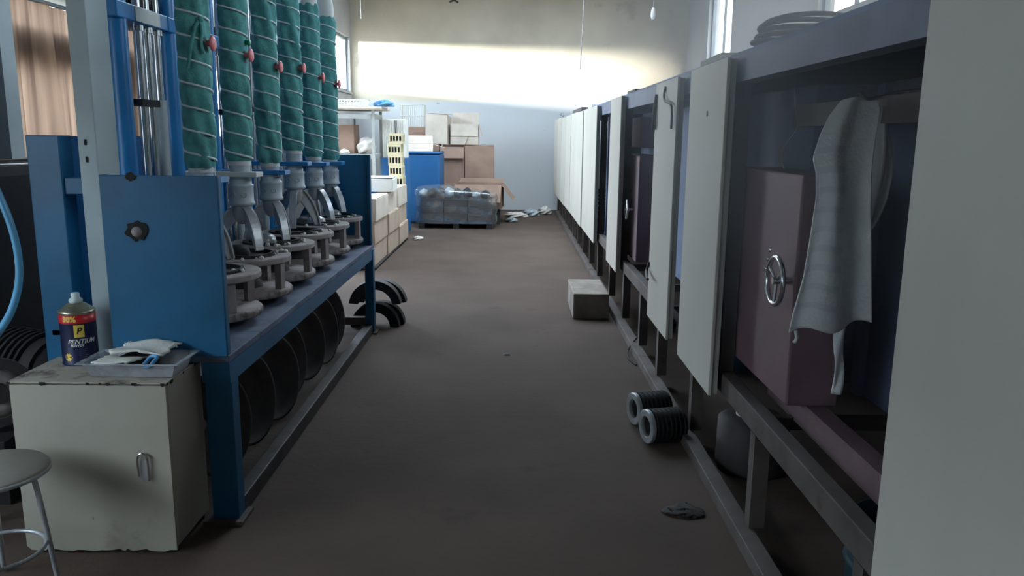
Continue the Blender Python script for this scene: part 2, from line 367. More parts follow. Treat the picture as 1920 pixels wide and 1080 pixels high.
# unseen walls added outside to keep the low sun off the doorway
struct('low_sun_blocker', MB().box(-12.5, -12.1, 2.4, 9.5, -0.13, 2.84), M_wallside, label='low unseen wall added to block sun through the doorway')
nb = struct('tall_sun_blocker', MB().box(-12.6, -12, -40, 2.4, -0.13, 4.4), M_wallside, label='tall unseen wall added to block the low sun')
sl = struct('window_7', MB().box(SKY[0], SKY[1], SKY[2], SKY[2] + 0.05, ZC + 0.02, ZC + 0.09).box(SKY[0], SKY[1], SKY[3] - 0.05, SKY[3], ZC + 0.02, ZC + 0.09)
            .box(SKY[0], SKY[0] + 0.05, SKY[2] + 0.05, SKY[3] - 0.05, ZC + 0.02, ZC + 0.09).box(SKY[1] - 0.05, SKY[1], SKY[2] + 0.05, SKY[3] - 0.05, ZC + 0.02, ZC + 0.09), M_frame, label='unseen skylight added in the ceiling to brighten the far aisle')
for k in range(3):
    w_ = (SKY[1] - SKY[0] - 0.1) / 3
    part('pane', MB().box(SKY[0] + 0.05 + k * w_ + 0.01, SKY[0] + 0.05 + (k + 1) * w_ - 0.01, SKY[2] + 0.05, SKY[3] - 0.05, ZC + 0.05, ZC + 0.056), M_glass, sl)
ld = bpy.data.lights.new('portal', 'AREA'); lo = bpy.data.objects.new('daylight_portal', ld); C.objects.link(lo)
ld.shape = 'RECTANGLE'; ld.cycles.is_portal = True; ld.size = SKY[1] - SKY[0]; ld.size_y = SKY[3] - SKY[2]
lo.location = ((SKY[0] + SKY[1]) / 2, (SKY[2] + SKY[3]) / 2, ZC + 0.14)
# portals so that daylight is sampled through the openings
for i, (x, w, s) in enumerate([(XL - 0.25, LWIN[0], 1), (XL - 0.4, LWIN[1], 1), (XL - 0.25, LWIN[2], 1), (XL - 0.25, LDOOR, 1)] + [(XR + 0.25, w, -1) for w in RWIN]):
    ld = bpy.data.lights.new('portal', 'AREA'); lo = bpy.data.objects.new('daylight_portal', ld); C.objects.link(lo)
    ld.shape = 'RECTANGLE'; ld.cycles.is_portal = True
    lo.location = (x, (w[0] + w[1]) / 2, (w[2] + w[3]) / 2); lo.rotation_euler = (0, -PI / 2 * s, 0)
    ld.size = w[3] - w[2]; ld.size_y = w[1] - w[0]

# curtain in the left window, its rail and the pale lintel board
cu = thing('window_curtain', 'brown curtain hanging in vertical folds in the left window', 'curtain', (XL + 0.12, 6.7, 1.4))
random.seed(3)
ph = [random.uniform(0, 6.28) for _ in range(6)]
def curt(u, v):
    y = 5.15 + u * 3.15; z = 1.38 + v * 1.04
    f = 0.035 * math.sin(y * 13 + ph[0] + 0.6 * math.sin(y * 2.3)) + 0.02 * math.sin(y * 29 + ph[1]) + 0.012 * math.sin(y * 7 + z * 2 + ph[2])
    return (XL + 0.13 + f * (1.15 - 0.5 * v), y, z)
part('cloth', MB().grid(curt, 180, 8), M_curtain, cu, world=True)
part('rail', MB().cyl((XL + 0.13, 5.1, 2.43), (XL + 0.13, 8.4, 2.43), 0.015, n=10), M_frame, cu, world=True)
lb = single('lintel_board', MB().box(XL + 0.02, XL + 0.2, 4.2, 8.45, 2.47, 2.62), M_column, 'pale grey board along the left wall above the curtain', 'board', (XL + 0.1, 6.3, 2.47))
single('window_post', MB().box(XL + 0.0, XL + 0.3, 4.98, 5.12, 1.38, 2.47), M_column, 'pale blue-grey post at the near edge of the curtain', 'post', (XL + 0.15, 5.05, 1.38))
# dark cabinets added to keep the wall under the curtained window dark
for k, (ya, yb, h) in enumerate([(3.4, 4.6, 1.36), (4.62, 5.9, 1.34), (5.92, 7.2, 1.35)]):
    sc = thing('dark_filler_cabinet', ['added dark cabinet nearest the viewer under the left window', 'middle added dark cabinet under the curtain', 'added dark cabinet farthest along under the curtain'][k], 'cabinet', (XL + 0.35, (ya + yb) / 2, 0), group='dark cabinets added under the left window')
    part('body', MB().box(XL + 0.02, XL + 0.66, ya, yb, 0.06, h), M_iron, sc, world=True)
    for j in range(2):
        a = ya + 0.02 + j * (yb - ya - 0.02) / 2
        d = part('door', MB().box(XL + 0.66, XL + 0.68, a, a + (yb - ya) / 2 - 0.03, 0.12, h - 0.05), M_black, sc, world=True)
        part('handle', MB().box(XL + 0.68, XL + 0.70, a + 0.06, a + 0.08, 0.7, 0.82), M_steel, d, world=True)
    part('plinth', MB().box(XL + 0.05, XL + 0.6, ya + 0.02, yb - 0.02, 0, 0.06), M_black, sc, world=True)

# ------------------------------------------------------------------ blue bench of the polishing machine
BX, BY0, BY1, BZ = -1.09, 2.97, 6.22, 0.705
bench = thing('machine_bench', 'long blue steel machine bench carrying six polishing machines', 'bench', (-1.55, 4.6, 0))
part('bench_top', MB().box(-1.54, BX, BY0, 3.36, BZ - 0.03, BZ).box(-2.0, BX, 3.36, BY1, BZ - 0.03, BZ), M_bench, bench, world=True, bevel=0.004)
part('apron', MB().box(BX - 0.02, BX, BY0, BY1, BZ - 0.11, BZ - 0.03), M_blue, bench, world=True)
part('apron', MB().box(-1.20, BX - 0.02, BY0, BY0 + 0.02, BZ - 0.11, BZ - 0.03), M_blue, bench, world=True)
for (x, y) in ((BX - 0.11, BY0 + 0.01), (BX - 0.06, BY1 - 0.10), (-1.99, BY1 - 0.10)):
    w = 0.11 if y < 4 and x > -1.5 else 0.07
    lg = part('leg', MB().box(x, x + w - 0.004, y + 0.012, y + 0.09, 0.015, BZ - 0.03), M_blue, bench, world=True, bevel=0.004)
    part('foot_plate', MB().box(x - 0.03, x + w + 0.02, y - 0.02, y + 0.12, 0, 0.015), M_frame2, lg, world=True)
part('floor_rail', MB().box(BX - 0.07, BX - 0.005, BY0 + 0.1, BY1 - 0.02, 0.0, 0.075), M_iron, bench, world=True, bevel=0.006)
part('floor_rail', MB().box(-1.98, -1.92, 3.6, BY1 - 0.1, 0.0, 0.07), M_frame2, bench, world=True)
part('cross_rail', MB().box(-1.92, BX - 0.07, BY1 - 0.09, BY1 - 0.03, 0.07, 0.13), M_frame2, bench, world=True)
ep = part('end_panel', MB().box(-1.53, BX - 0.002, BY0 - 0.012, BY0 - 0.004, BZ - 0.001, 1.395).box(-1.53, -1.515, BY0 - 0.004, BY0 + 0.03, BZ + 0.001, 1.395).box(BX - 0.017, BX - 0.002, BY0 - 0.004, BY0 + 0.03, BZ + 0.001, 1.395), M_blue, bench, world=True, bevel=0.003, label='blue sheet end panel nearest the viewer')
# burst hole with torn greasy rim in the near panel
def blob(cx, cz, y, r, seed, n=18):
    rr = random.Random(seed); return [(cx + r * (0.75 + 0.5 * rr.random()) * math.cos(2 * PI * i / n) * 1.15, cz + r * (0.75 + 0.5 * rr.random()) * math.sin(2 * PI * i / n)) for i in range(n)]
Mxz = Matrix(((1, 0, 0, 0), (0, 0, 1, 0), (0, 1, 0, 0), (0, 0, 0, 1)))
part('grease_patch', MB().prism(blob(-1.405, 1.19, 0, 0.036, 5), BY0 - 0.017, BY0 - 0.011, Mxz), M_grime, ep, world=True)
part('stuffed_rag', MB().lathe([(0.001, 0.014), (0.012, 0.011), (0.02, 0.003), (0.022, -0.003)], 10, T(-1.402, BY0 - 0.016, 1.185, rx=PI / 2)), M_castdust, ep, world=True)
part('grease_patch', MB().prism(blob(-1.41, 1.39, 0, 0.016, 9), BY0 - 0.017, BY0 - 0.011, Mxz), M_grime, ep, world=True)
part('end_panel', MB().box(-1.95, BX - 0.005, BY1 - 0.03, BY1 - 0.02, BZ, 1.40).box(BX - 0.02, BX - 0.005, BY1 - 0.06, BY1 - 0.03, BZ + 0.001, 1.40), M_blue, bench, world=True, bevel=0.003, label='blue sheet end panel at the far end')
part('back_panel', MB().box(-2.02, -2.0, 3.62, BY1, BZ - 0.2, 1.53), M_bluebright, bench, world=True, label='bright blue sheet behind the polishing heads')
part('back_post', MB().box(-2.03, -1.89, 3.36, 3.46, 0.0, 1.535), M_blue, bench, world=True, bevel=0.005)
part('back_post', MB().box(-2.09, -2.02, BY1 - 0.12, BY1 - 0.02, 0.0, 1.535), M_blue, bench, world=True, bevel=0.005)
part('back_rail', MB().box(-2.08, -2.01, 3.46, BY1 - 0.12, 1.27, 1.36), M_blue, bench, world=True, bevel=0.004)
part('back_rail', MB().box(-1.89, -1.6, 3.37, 3.45, 1.29, 1.36), M_blue, bench, world=True, bevel=0.004)

# pale grey column at the near end, with the beam it carries
col = thing('grey_column', 'tall pale grey painted steel column behind the white cabinet', 'column', (-1.66, 3.2, 0))
part('shaft', MB().box(-1.672, -1.60, 3.10, 3.27, 0.02, ZC), M_column, col, world=True, bevel=0.004)
part('base_plate', MB().box(-1.72, -1.56, 3.07, 3.31, 0.0, 0.02), M_column, col, world=True)
for z in (1.50, 1.435, 0.86, 0.80, 0.99):
    part('bolt_slot', MB().box(-1.645 if z > 1.4 else -1.60, -1.638 if z > 1.4 else -1.597, 3.096 if z > 1.4 else 3.17, 3.1 if z > 1.4 else 3.185, z, z + 0.022), M_grime, col, world=True)
part('wall_tie', MB().box(XL, -1.672, 3.12, 3.2, 2.2, 2.29), M_column, col, world=True, label='pale tie bar from the column back to the wall')

# six polishing heads
def cloth_mesh(seed, R, z0, z1, pitch, ph0):
    rr = random.Random(seed); a = [(rr.uniform(0, 6.28), rr.uniform(2, 7), rr.uniform(8, 26), rr.uniform(0.6, 1)) for _ in range(7)]
    def fn(u, v):
        th = 2 * PI * u; z = z0 + (z1 - z0) * v
        phs = ((z - ph0) / pitch + u) % 1.0
        bul = 0.006 * math.sin(PI * phs) ** 0.6
        w = sum(k * math.sin(round(q) * th + s * z + p) for p, q, s, k in a) / 7 * 0.017
        gath = 0.004 * math.sin(th * 2 + z * 60 + a[0][0]) * max(0, (v - 0.55))
        edge = -0.01 * (max(0, 1 - v / 0.03) + max(0, (v - 0.97) / 0.03))
        r = R + bul + w + gath + edge
        return (r * math.cos(th), r * math.sin(th), z)
    return MB().grid(fn, 44, 150, True, wrap=True)
def helix(R, z0, z1, pitch, ph0):
    pts = []; n = int((z1 - z0) / pitch * 22)
    for i in range(n + 1):
        z = z1 - (z1 - z0) * i / n; u = -(z - ph0) / pitch
        th = 2 * PI * u; pts.append((R * math.cos(th), R * math.sin(th), z))
    return pts
def yoke_leg(ang, H, rout):
    """curved arm: thin web under a broad outer flange, in the radial plane at ang"""
    mb = MB(); N = 10; o_ = []; i_ = []
    for k in range(N + 1):
        t = k / N; a = t * PI / 2
        o_.append((0.048 + (rout - 0.048) * (0.55 * math.sin(a) + 0.45 * t), -H * t ** 1.45))
        i_.append((0.012 + (rout - 0.052) * (0.35 * math.sin(a) + 0.65 * t) ** 1.1, -0.05 - (H - 0.05) * t ** 1.2))
    ca, sa = math.cos(ang), math.sin(ang)
    def P(r, s, z): return (r * ca - s * sa, r * sa + s * ca, z)
    w1, w2 = 0.022, 0.009
    vs_ = []
    for (ro, zo) in o_:
        for (dr, s) in ((0, -w1), (0, w1), (-0.011, w1), (-0.011, -w1)): vs_.append(P(ro + dr, s, zo - (0.004 if dr else 0)))
    fs = [(4 * k + j, 4 * k + (j + 1) % 4, 4 * k + 4 + (j + 1) % 4, 4 * k + 4 + j) for k in range(N) for j in range(4)] + [(0, 1, 2, 3), tuple(4 * N + j for j in (3, 2, 1, 0))]
    mb.add(vs_, fs, False)
    vs_ = []
    for (ro, zo), (ri, zi) in zip(o_, i_):
        for (r, s, z) in ((ro - 0.008, -w2, zo - 0.003), (ro - 0.008, w2, zo - 0.003), (ri, w2, zi), (ri, -w2, zi)): vs_.append(P(r, s, z))
    mb.add(vs_, [f for f in fs], False)
    return mb
HY = [3.53 + 0.5 * i for i in range(6)]; HX = -1.37
ordn = ['nearest the viewer, hidden low down by the end panel', 'second from the viewer, with a white clamp plate', 'third from the viewer', 'fourth from the viewer, one yoke arm straight down', 'fifth from the viewer', 'farthest from the viewer, beside the far blue panel']
for i in range(6):
    y = HY[i]; rr = random.Random(40 + i)
    hd = thing('polishing_machine', 'teal-wrapped upright polishing machine ' + ordn[i], 'polishing machine', (HX, y, BZ), group='six polishing machines on the blue bench')
    dz = [0.0, 0.0, -0.012, 0.02, 0.0, -0.01][i]
    def Z(z): return z - BZ + dz
    R = 0.062
    z0 = [1.40, 1.415, 1.40, 1.43, 1.40, 1.375][i]; z1 = 2.40; pit = 0.098; p0 = rr.uniform(0, 0.1)
    cl = part('cloth_sleeve', cloth_mesh(10 + i, R, Z(z0), Z(z1), pit, p0), M_cloth, hd, label='wrinkled teal cloth sleeve')
    part('spiral_cord', MB().tube(helix(R + 0.0035, Z(z0) + 0.012, Z(z1) - 0.03, pit, p0), 0.0052, 6), M_rope, cl, label='white cord wound in a spiral')
    if i == 0:   # knotted tie with two tails
        part('tie_tail', MB().tube(smooth_path([(0.05, -0.045, Z(2.02)), (0.035, -0.066, Z(1.98)), (0.022, -0.078, Z(1.92)), (0.012, -0.08, Z(1.87)), (0.0, -0.078, Z(1.82))]), 0.007, 6), M_cloth, cl)
        part('tie_tail', MB().tube(smooth_path([(0.05, -0.045, Z(2.02)), (0.058, -0.05, Z(1.97)), (0.054, -0.055, Z(1.92)), (0.062, -0.052, Z(1.88))]), 0.006, 6), M_cloth, cl)
        part('knot', MB().lathe([(0.001, 0.014), (0.012, 0.009), (0.014, 0), (0.012, -0.009), (0.001, -0.014)], 10, T(0.052, -0.044, Z(2.02))), M_cloth, cl)
    # pipe below the sleeve, clamp plate, collar casting
    part('pipe', MB().lathe([(0.048, Z(1.30)), (0.048, Z(z0 + 0.03))], 24), M_castpaint, hd)
    part('pipe_clamp', MB().lathe([(0.049, Z(z0 - 0.02)), (0.054, Z(z0 - 0.02)), (0.054, Z(z0 + 0.004)), (0.049, Z(z0 + 0.004))], 24, smooth=False, closed=True), M_elbow, hd)
    pm = M_elbow if i == 1 else M_bluebright
    part('clamp_plate', MB().box(-0.36, 0.10, -0.055 if i != 1 else -0.06, 0.05, Z(1.337), Z(1.362)), pm, hd, bevel=0.003, label='white clamp plate' if i == 1 else 'blue clamp plate')
    part('collar', MB().lathe([(0.03, Z(1.325)), (0.054, Z(1.325)), (0.054, Z(1.302)), (0.062, Z(1.300)), (0.064, Z(1.292)), (0.061, Z(1.286)), (0.061, Z(1.215)), (0.066, Z(1.21)), (0.066, Z(1.197)), (0.05, Z(1.19)), (0.03, Z(1.19))], 28), M_castpaint, hd)
    for ty in (-0.35, 0.55):   # cast mark on the collar
        part('cast_mark', MB().lathe([(0.010, 0), (0.014, 0), (0.014, 0.003), (0.010, 0.003)], 14, T(0, 0, Z(1.25)) @ Matrix.Rotation(-PI / 2 + ty, 4, 'Z') @ T(0.0605, 0, 0, ry=PI / 2), closed=True), M_castpaint, hd)
    rot = [-0.9, -0.75, -0.8, -1.45, -0.5, -0.75][i]
    hub = part('yoke_hub', MB().lathe([(0.046, Z(1.192)), (0.047, Z(1.15)), (0.036, Z(1.12)), (0.02, Z(1.10)), (0.001, Z(1.098))], 20), M_cast, hd)
    drop = [0.205, 0.205, 0.205, 0.225, 0.205, 0.19][i]
    for k in range(3):
        lm = yoke_leg(rot + k * 2 * PI / 3, drop, 0.16)
        lm.v = [(a, b, c + Z(1.185)) for a, b, c in lm.v]
        part('yoke_arm', lm, M_cast, hd, bevel=0.002)
    # knob on the sleeve side, elbow duct on top
    part('stop_button', MB().lathe([(0.001, 0.030), (0.026, 0.029), (0.032, 0.024), (0.032, 0.018), (0.012, 0.015), (0.012, -0.02)], 18, T(0.068, -0.02, Z(1.925), ry=PI / 2)), M_red, hd, label='red mushroom stop button')
    if i == 1: part('start_button', MB().lathe([(0.001, 0.022), (0.014, 0.02), (0.017, 0.012), (0.012, 0.01), (0.012, -0.02)], 14, T(0.066, -0.01, Z(1.985), ry=PI / 2)), M_green, hd, label='green push button')
    pts = [(0, 0, Z(2.38)), (0, 0, Z(2.46)), (-0.02, 0.0, Z(2.53)), (-0.08, 0.01, Z(2.585)), (-0.17, 0.02, Z(2.60)), (-0.45, 0.03, Z(2.60)), (-0.8, 0.03, Z(2.60))]
    eb = part('duct_elbow', MB().tube(smooth_path(pts, 5), 0.058, 20), M_elbow, hd, label='white bent duct on top')
    part('duct_seam', MB().tube([Vector((-0.035, 0.003, Z(2.545))) + 0.0595 * (math.cos(2 * PI * k / 20) * Vector((0.7, 0, 0.7)) + math.sin(2 * PI * k / 20) * Vector((0, 1, 0))) for k in range(20)], 0.003, 5, closed=True), M_cast, eb)
    # back mechanism: crosshead on blue posts and chrome rods
    ch = part('crosshead', MB().box(-0.43, -0.25, -0.14, 0.352, Z(2.015), Z(2.085)), M_bluebright, hd, bevel=0.006, label='blue crosshead block')
    part('wear_strip', MB().box(-0.2495, -0.247, 0.02, 0.26, Z(2.02), Z(2.08)), M_elbow, ch)
    for (px, py, pr) in ((-0.292, -0.06, 0.040), (-0.385, 0.01, 0.034)):
        part('guide_post', MB().cyl((px, py, 0.0), (px, py, Z(2.75)), pr, n=20), M_bluebright, hd)
    for k, (px, py) in enumerate(((-0.292, 0.12), (-0.29, 0.205), (-0.288, 0.30))):
        part('chrome_rod', MB().cyl((px, py, 0.0), (px, py, Z(2.45)), 0.0185, n=16), M_steel, hd)
        part('rod_bush', MB().cyl((px, py, Z(1.99)), (px, py, Z(2.015)), 0.028, n=14), M_steel, hd)
    part('rod_sleeve', MB().cyl((-0.288, 0.30, 0.0), (-0.288, 0.30, Z(1.70)), 0.027, n=16), M_castpaint, hd)
    part('rod_clip', MB().box(-0.315, -0.26, 0.05, 0.23, Z(1.665), Z(1.695)), M_black, hd)
    part('valve_block', MB().box(-0.40, -0.29, 0.13, 0.26, Z(2.085), Z(2.15)).box(-0.37, -0.31, 0.26, 0.36, Z(2.10), Z(2.13)), M_iron, hd)
    part('air_line', MB().tube(smooth_path([(-0.30, 0.2, Z(2.15)), (-0.27, 0.22, Z(2.4)), (-0.3, 0.2, Z(2.8))]), 0.006, 6), M_wire, hd)
    # wire drop on the side of the sleeve
    part('conduit', MB().cyl((0.03, 0.073, Z(1.36)), (0.03, 0.075, Z(2.3)), 0.006, n=8), M_wire, hd)

# ring stands on the bench under the heads
def ring_stand(i):
    y = HY[i]; rr = random.Random(70 + i)
    st = thing('ring_stand', ['dusty round ring stand mostly behind the near blue panel', 'dusty round ring stand with a black dome, second from the viewer', 'dusty round ring stand third from the viewer', 'dusty round ring stand fourth from the viewer', 'dusty round ring stand fifth from the viewer', 'dusty round ring stand against the far blue panel'][i], 'stand', (HX - 0.005, y, BZ), group='round stands on the blue bench')
    R = 0.232
    part('foot', MB().lathe([(0.001, 0.0), (0.12, 0.0), (0.12, 0.035), (0.001, 0.035)], 24, smooth=False), M_iron, st)
    part('lower_disc', MB().lathe([(0.001, 0.035), (R - 0.004, 0.035), (R + 0.004, 0.042), (R + 0.004, 0.064), (R - 0.004, 0.072), (0.001, 0.072)], 40), M_castdust, st)
    part('spindle', MB().lathe([(0.09, 0.072), (0.085, 0.10), (0.05, 0.12), (0.05, 0.2), (0.001, 0.2)], 20), M_iron, st)
    part('upper_ring', MB().lathe([(0.165, 0.205), (R, 0.205), (R + 0.004, 0.21), (R + 0.004, 0.230), (R, 0.236), (0.165, 0.236)], 40, closed=True, smooth=False), M_castdust, st, bevel=0.002)
    part('inner_ring', MB().lathe([(0.150, 0.222), (0.163, 0.222), (0.163, 0.246), (0.150, 0.246)], 36, closed=True, smooth=False), M_iron, st)
    part('plate', MB().lathe([(0.001, 0.215), (0.149, 0.215), (0.149, 0.226), (0.001, 0.226)], 32, smooth=False), M_iron, st)
    a0 = [-0.75, -0.25, -0.1, -0.3, -0.2, -0.1][i]
    for k in range(4):
        a = a0 + k * PI / 2; M = T(0, 0, 0, rz=a)
        part('post', MB().box(0.185, 0.222, -0.02, 0.02, 0.072, 0.205, M), M_castdust, st, bevel=0.002)
    if i in (0, 1, 2, 4, 5):
        part('dome', MB().lathe([(0.062, 0.226), (0.066, 0.25), (0.058, 0.275), (0.035, 0.29), (0.001, 0.294)], 22, T([0, -0.015, -0.03, 0, 0.02, 0.02][i], -0.05, 0)), M_black if i < 2 else M_cast, st, label='dark lens tool dome')
    for k in range(11):   # white chips of glass and plaster
        a = rr.uniform(-1.6, 0.6); r = rr.uniform(0.10, 0.215); s = rr.uniform(0.007, 0.016)
        part('chip', MB().lathe([(0.001, 0.0), (s, 0.001), (s * 0.8, s * 0.9), (0.001, s * 1.2)], 6, T(r * math.cos(a), r * math.sin(a), 0.226 if r < 0.15 else 0.236, rz=a)), M_carton, st)
    tb = smooth_path([(0.155 * math.cos(t), 0.155 * math.sin(t), 0.25 + 0.006 * math.sin(3 * t + i)) for t in [x * 0.35 - 2.2 for x in range(8)]], 4)
    part('rubber_band', MB().tube(tb, 0.0055, 6), M_black, st)
for i in range(6): ring_stand(i)

# big polishing bowls standing on edge under the bench
for i in range(7):
    y = 3.45 + 0.36 * i; R = 0.235; tilt = 0.16
    M = T(-1.36 + 0.02 * (i % 3), y, R * math.cos(tilt) + 0.012, rz=-0.30 + 0.06 * (i % 2), ry=PI / 2 - tilt)
    single('polishing_bowl', MB().lathe([(0.03, -0.06), (0.12, -0.05), (0.2, -0.015), (R, 0.03), (R, 0.04), (R - 0.015, 0.04), (0.19, 0.0), (0.11, -0.035), (0.03, -0.045)], 36, M, closed=True),
           M_iron, ['first', 'second', 'third', 'fourth', 'fifth', 'sixth', 'seventh'][i] + ' cast bowl on edge under the bench, counted from the near leg', 'bowl', (-1.36, y, 0), group='cast bowls under the bench')
# arched castings stacked by the far bench leg
def arch(R, w, t, a0, a1, n=18):
    mb = MB(); vs_ = []
    for k in range(n + 1):
        a = a0 + (a1 - a0) * k / n
        for (r, d) in ((R, -w / 2), (R, w / 2), (R - t, w / 2 * 0.7), (R - t, -w / 2 * 0.7)): vs_.append((r * math.cos(a), d, r * math.sin(a)))
    mb.add(vs_, [(4 * k + j, 4 * k + (j + 1) % 4, 4 * k + 4 + (j + 1) % 4, 4 * k + 4 + j) for k in range(n) for j in range(4)] + [(0, 1, 2, 3), tuple(4 * n + j for j in (3, 2, 1, 0))], False)
    return mb
for k, (x, y, z, R, lab) in enumerate([(-1.12, 6.40, 0.0, 0.20, 'dark arched rubber casting at the bottom beside the far bench leg'), (-1.08, 6.50, 0.0, 0.19, 'second dark arched casting on the floor behind the bench leg'),
                                 (-1.12, 6.42, 0.185, 0.215, 'brown arched casting on top beside the far bench leg'), (-1.09, 6.53, 0.175, 0.215, 'second brown arched casting on top behind the bench leg')]):
    mb = arch(R, 0.10, 0.075 if z else 0.08, 0.12 if z else 0.0, PI - (0.12 if z else 0.0))
    zz = z - (0.0 if not z else 0.02)
    mb.v = [(a + x, b + y, c + zz) for a, b, c in mb.v]
    single('arched_casting', mb, M_iron if z else M_black, lab, 'casting', (x, y, zz), group='arched castings by the bench leg', bevel=0.006)

# ------------------------------------------------------------------ chipped white cabinet and what stands on it
cx0, cx1, cy0, cy1, czt = -1.80, -1.235, 2.73, 3.05, 0.67
cb = thing('white_cabinet', 'chipped white metal bedside cabinet at lower left', 'cabinet', ((cx0 + cx1) / 2, (cy0 + cy1) / 2, 0))
part('body', MB().box(cx0, cx1, cy0 + 0.012, cy1, 0.03, czt - 0.006), M_cab, cb, world=True, bevel=0.005)
part('top', MB().box(cx0 - 0.003, cx1 + 0.003, cy0 - 0.002, cy1 + 0.003, czt - 0.006, czt), M_cabtop, cb, world=True, bevel=0.002, label='grimy chipped cabinet top')
# ragged, rusted lower lip of the front
rr = random.Random(8)
poly = [(cx0 + 0.003, czt - 0.012), (cx0 + 0.003, 0.03)]; x = cx0 + 0.02
while x < cx1 - 0.02:
    poly.append((x, 0.012 + rr.random() * 0.012)); x += rr.uniform(0.008, 0.03)
poly += [(cx1 - 0.003, 0.02), (cx1 - 0.003, czt - 0.012)]
dr = part('door', MB().prism(poly, cy0, cy0 + 0.012, Mxz), M_cab, cb, world=True, label='flat white door')
hx = -1.335
hd = part('handle', MB().tube(smooth_path([(hx - 0.018, cy0 - 0.008, 0.315), (hx - 0.018, cy0 - 0.012, 0.385), (hx, cy0 - 0.012, 0.405), (hx + 0.018, cy0 - 0.012, 0.385), (hx + 0.018, cy0 - 0.008, 0.30)]), 0.0045, 8), M_steel, dr, world=True, label='bent chrome pull handle')
part('handle_plate', MB().box(hx - 0.011, hx + 0.011, cy0 - 0.004, cy0, 0.30, 0.375), M_cast, dr, world=True)
for (fx, fy) in ((cx0 + 0.03, cy0 + 0.04), (cx1 - 0.03, cy0 + 0.04), (cx0 + 0.03, cy1 - 0.03), (cx1 - 0.03, cy1 - 0.03)):
    part('foot', MB().cyl((fx, fy, 0), (fx, fy, 0.03), 0.018, n=10), M_black, cb, world=True)
rr = random.Random(21)
for k in range(16):   # chips along the edges
    if k < 9: X, Y, Zz = rr.uniform(cx0, cx1), cy0 - 0.0035, czt - 0.006
    else: X, Y, Zz = cx1 + 0.0015, rr.uniform(cy0, cy1 - 0.02), czt - 0.006
    if k == 0: X = cx1 - 0.01
    s = rr.uniform(0.004, 0.010)
    part('paint_chip', MB().prism([(X - s, Zz - s * 0.6), (X, Zz - s), (X + s, Zz - s * 0.4), (X + s * 0.8, Zz + 0.005), (X - s, Zz + 0.005)] if k < 9 else [(Y - s, Zz - s * 0.5), (Y, Zz - s), (Y + s, Zz - s * 0.4), (Y + s, Zz + 0.005), (Y - s, Zz + 0.005)],
         (Y if k < 9 else X), (Y if k < 9 else X) + 0.002, Mxz if k < 9 else Matrix(((0, 0, 1, 0), (1, 0, 0, 0), (0, 1, 0, 0), (0, 0, 0, 1)))), M_grime, cb, world=True)

# spirit tin with its printed label
def text_mb(s, size, bold=0.0, shear=0.0):
    cu_ = bpy.data.curves.new('t', 'FONT'); cu_.body = s; cu_.size = size; cu_.align_x = 'LEFT'; cu_.shear = shear; cu_.offset = bold; cu_.resolution_u = 3
    ob = bpy.data.objects.new('t', cu_); C.objects.link(ob)
    dg = bpy.context.evaluated_depsgraph_get(); me = ob.evaluated_get(dg).to_mesh()
    bm = bmesh.new(); bm.from_mesh(me); bmesh.ops.triangulate(bm, faces=bm.faces)
    bmesh.ops.subdivide_edges(bm, edges=[e for e in bm.edges if e.calc_length() > size * 0.3], cuts=1)
    bmesh.ops.triangulate(bm, faces=bm.faces)
    mb = MB().add([v.co.copy() for v in bm.verts], [[v.index for v in f.verts] for f in bm.faces]); bm.free()
    bpy.data.objects.remove(ob); bpy.data.curves.remove(cu_)
    return mb
RT = 0.0635; tinx, tiny, tinz = -1.672, 2.985, czt
can = thing('spirit_tin', 'navy and red solvent tin with white cap on the white cabinet', 'tin', (tinx, tiny, tinz))
part('body', MB().lathe([(0.001, 0.0), (RT, 0.0), (RT + 0.002, 0.004), (RT, 0.008), (RT, 0.19)], 36), M_tin_navy, can)
part('red_band', MB().lathe([(RT + 0.0006, 0.165), (RT + 0.0006, 0.203), (RT - 0.001, 0.203)], 36), M_tin_red, can, label='red band printed with 30%')
part('shoulder', MB().lathe([(RT, 0.19), (RT + 0.001, 0.203), (RT + 0.001, 0.209), (RT - 0.005, 0.212), (0.035, 0.232), (0.018, 0.238), (0.018, 0.242)], 36), M_tin_metal, can)
part('cap', MB().lathe([(0.021, 0.236), (0.024, 0.240), (0.024, 0.250), (0.017, 0.255), (0.015, 0.258), (0.015, 0.272), (0.012, 0.275), (0.001, 0.275)], 20), M_capwhite, can)
def wrap(mb, a0, z, k=1.0015):
    """lay a flat print around the tin: x runs along the circumference from angle a0"""
    mb.v = [(RT * k * math.cos(a0 + v[0] / RT), RT * k * math.sin(a0 + v[0] / RT), z + v[1]) for v in mb.v]; return mb
AF = -PI / 2 - 0.5    # the side facing the viewer
part('print', wrap(text_mb('30%', 0.030, 0.0012), AF + 0.12, 0.173, 1.014), M_print_y, can, label='yellow print 30%')
pl = MB().grid(lambda u, v: (u * 0.036, v * 0.048, 0), 8, 2, False)
part('print', wrap(pl, AF + 0.75, 0.112), M_print_y, can, label='yellow square badge')
part('print', wrap(text_mb('P', 0.034, 0.001, 0.2), AF + 0.88, 0.126, 1.004), M_print_k, can, label='black letter P')
part('print', wrap(text_mb('PENTIUM', 0.024, 0.0006, 0.3), AF + 0.35, 0.088), M_print_w, can, label='white lettering')
part('print', wrap(text_mb('POWER', 0.013, 0.0005, 0.1), AF + 0.50, 0.076), M_print_w, can, label='small white lettering')
for k in range(6):
    part('print', wrap(MB().grid(lambda u, v: (u * (0.03 - 0.004 * (k % 3)), v * 0.0022, 0), 6, 2, False), AF + 0.95, 0.064 - 0.0075 * k), M_print_g, can)
star = [(0.017 + (0.017 if j % 2 == 0 else 0.0125) * math.cos(j * PI / 10), (0.017 if j % 2 == 0 else 0.0125) * math.sin(j * PI / 10)) for j in range(20)]
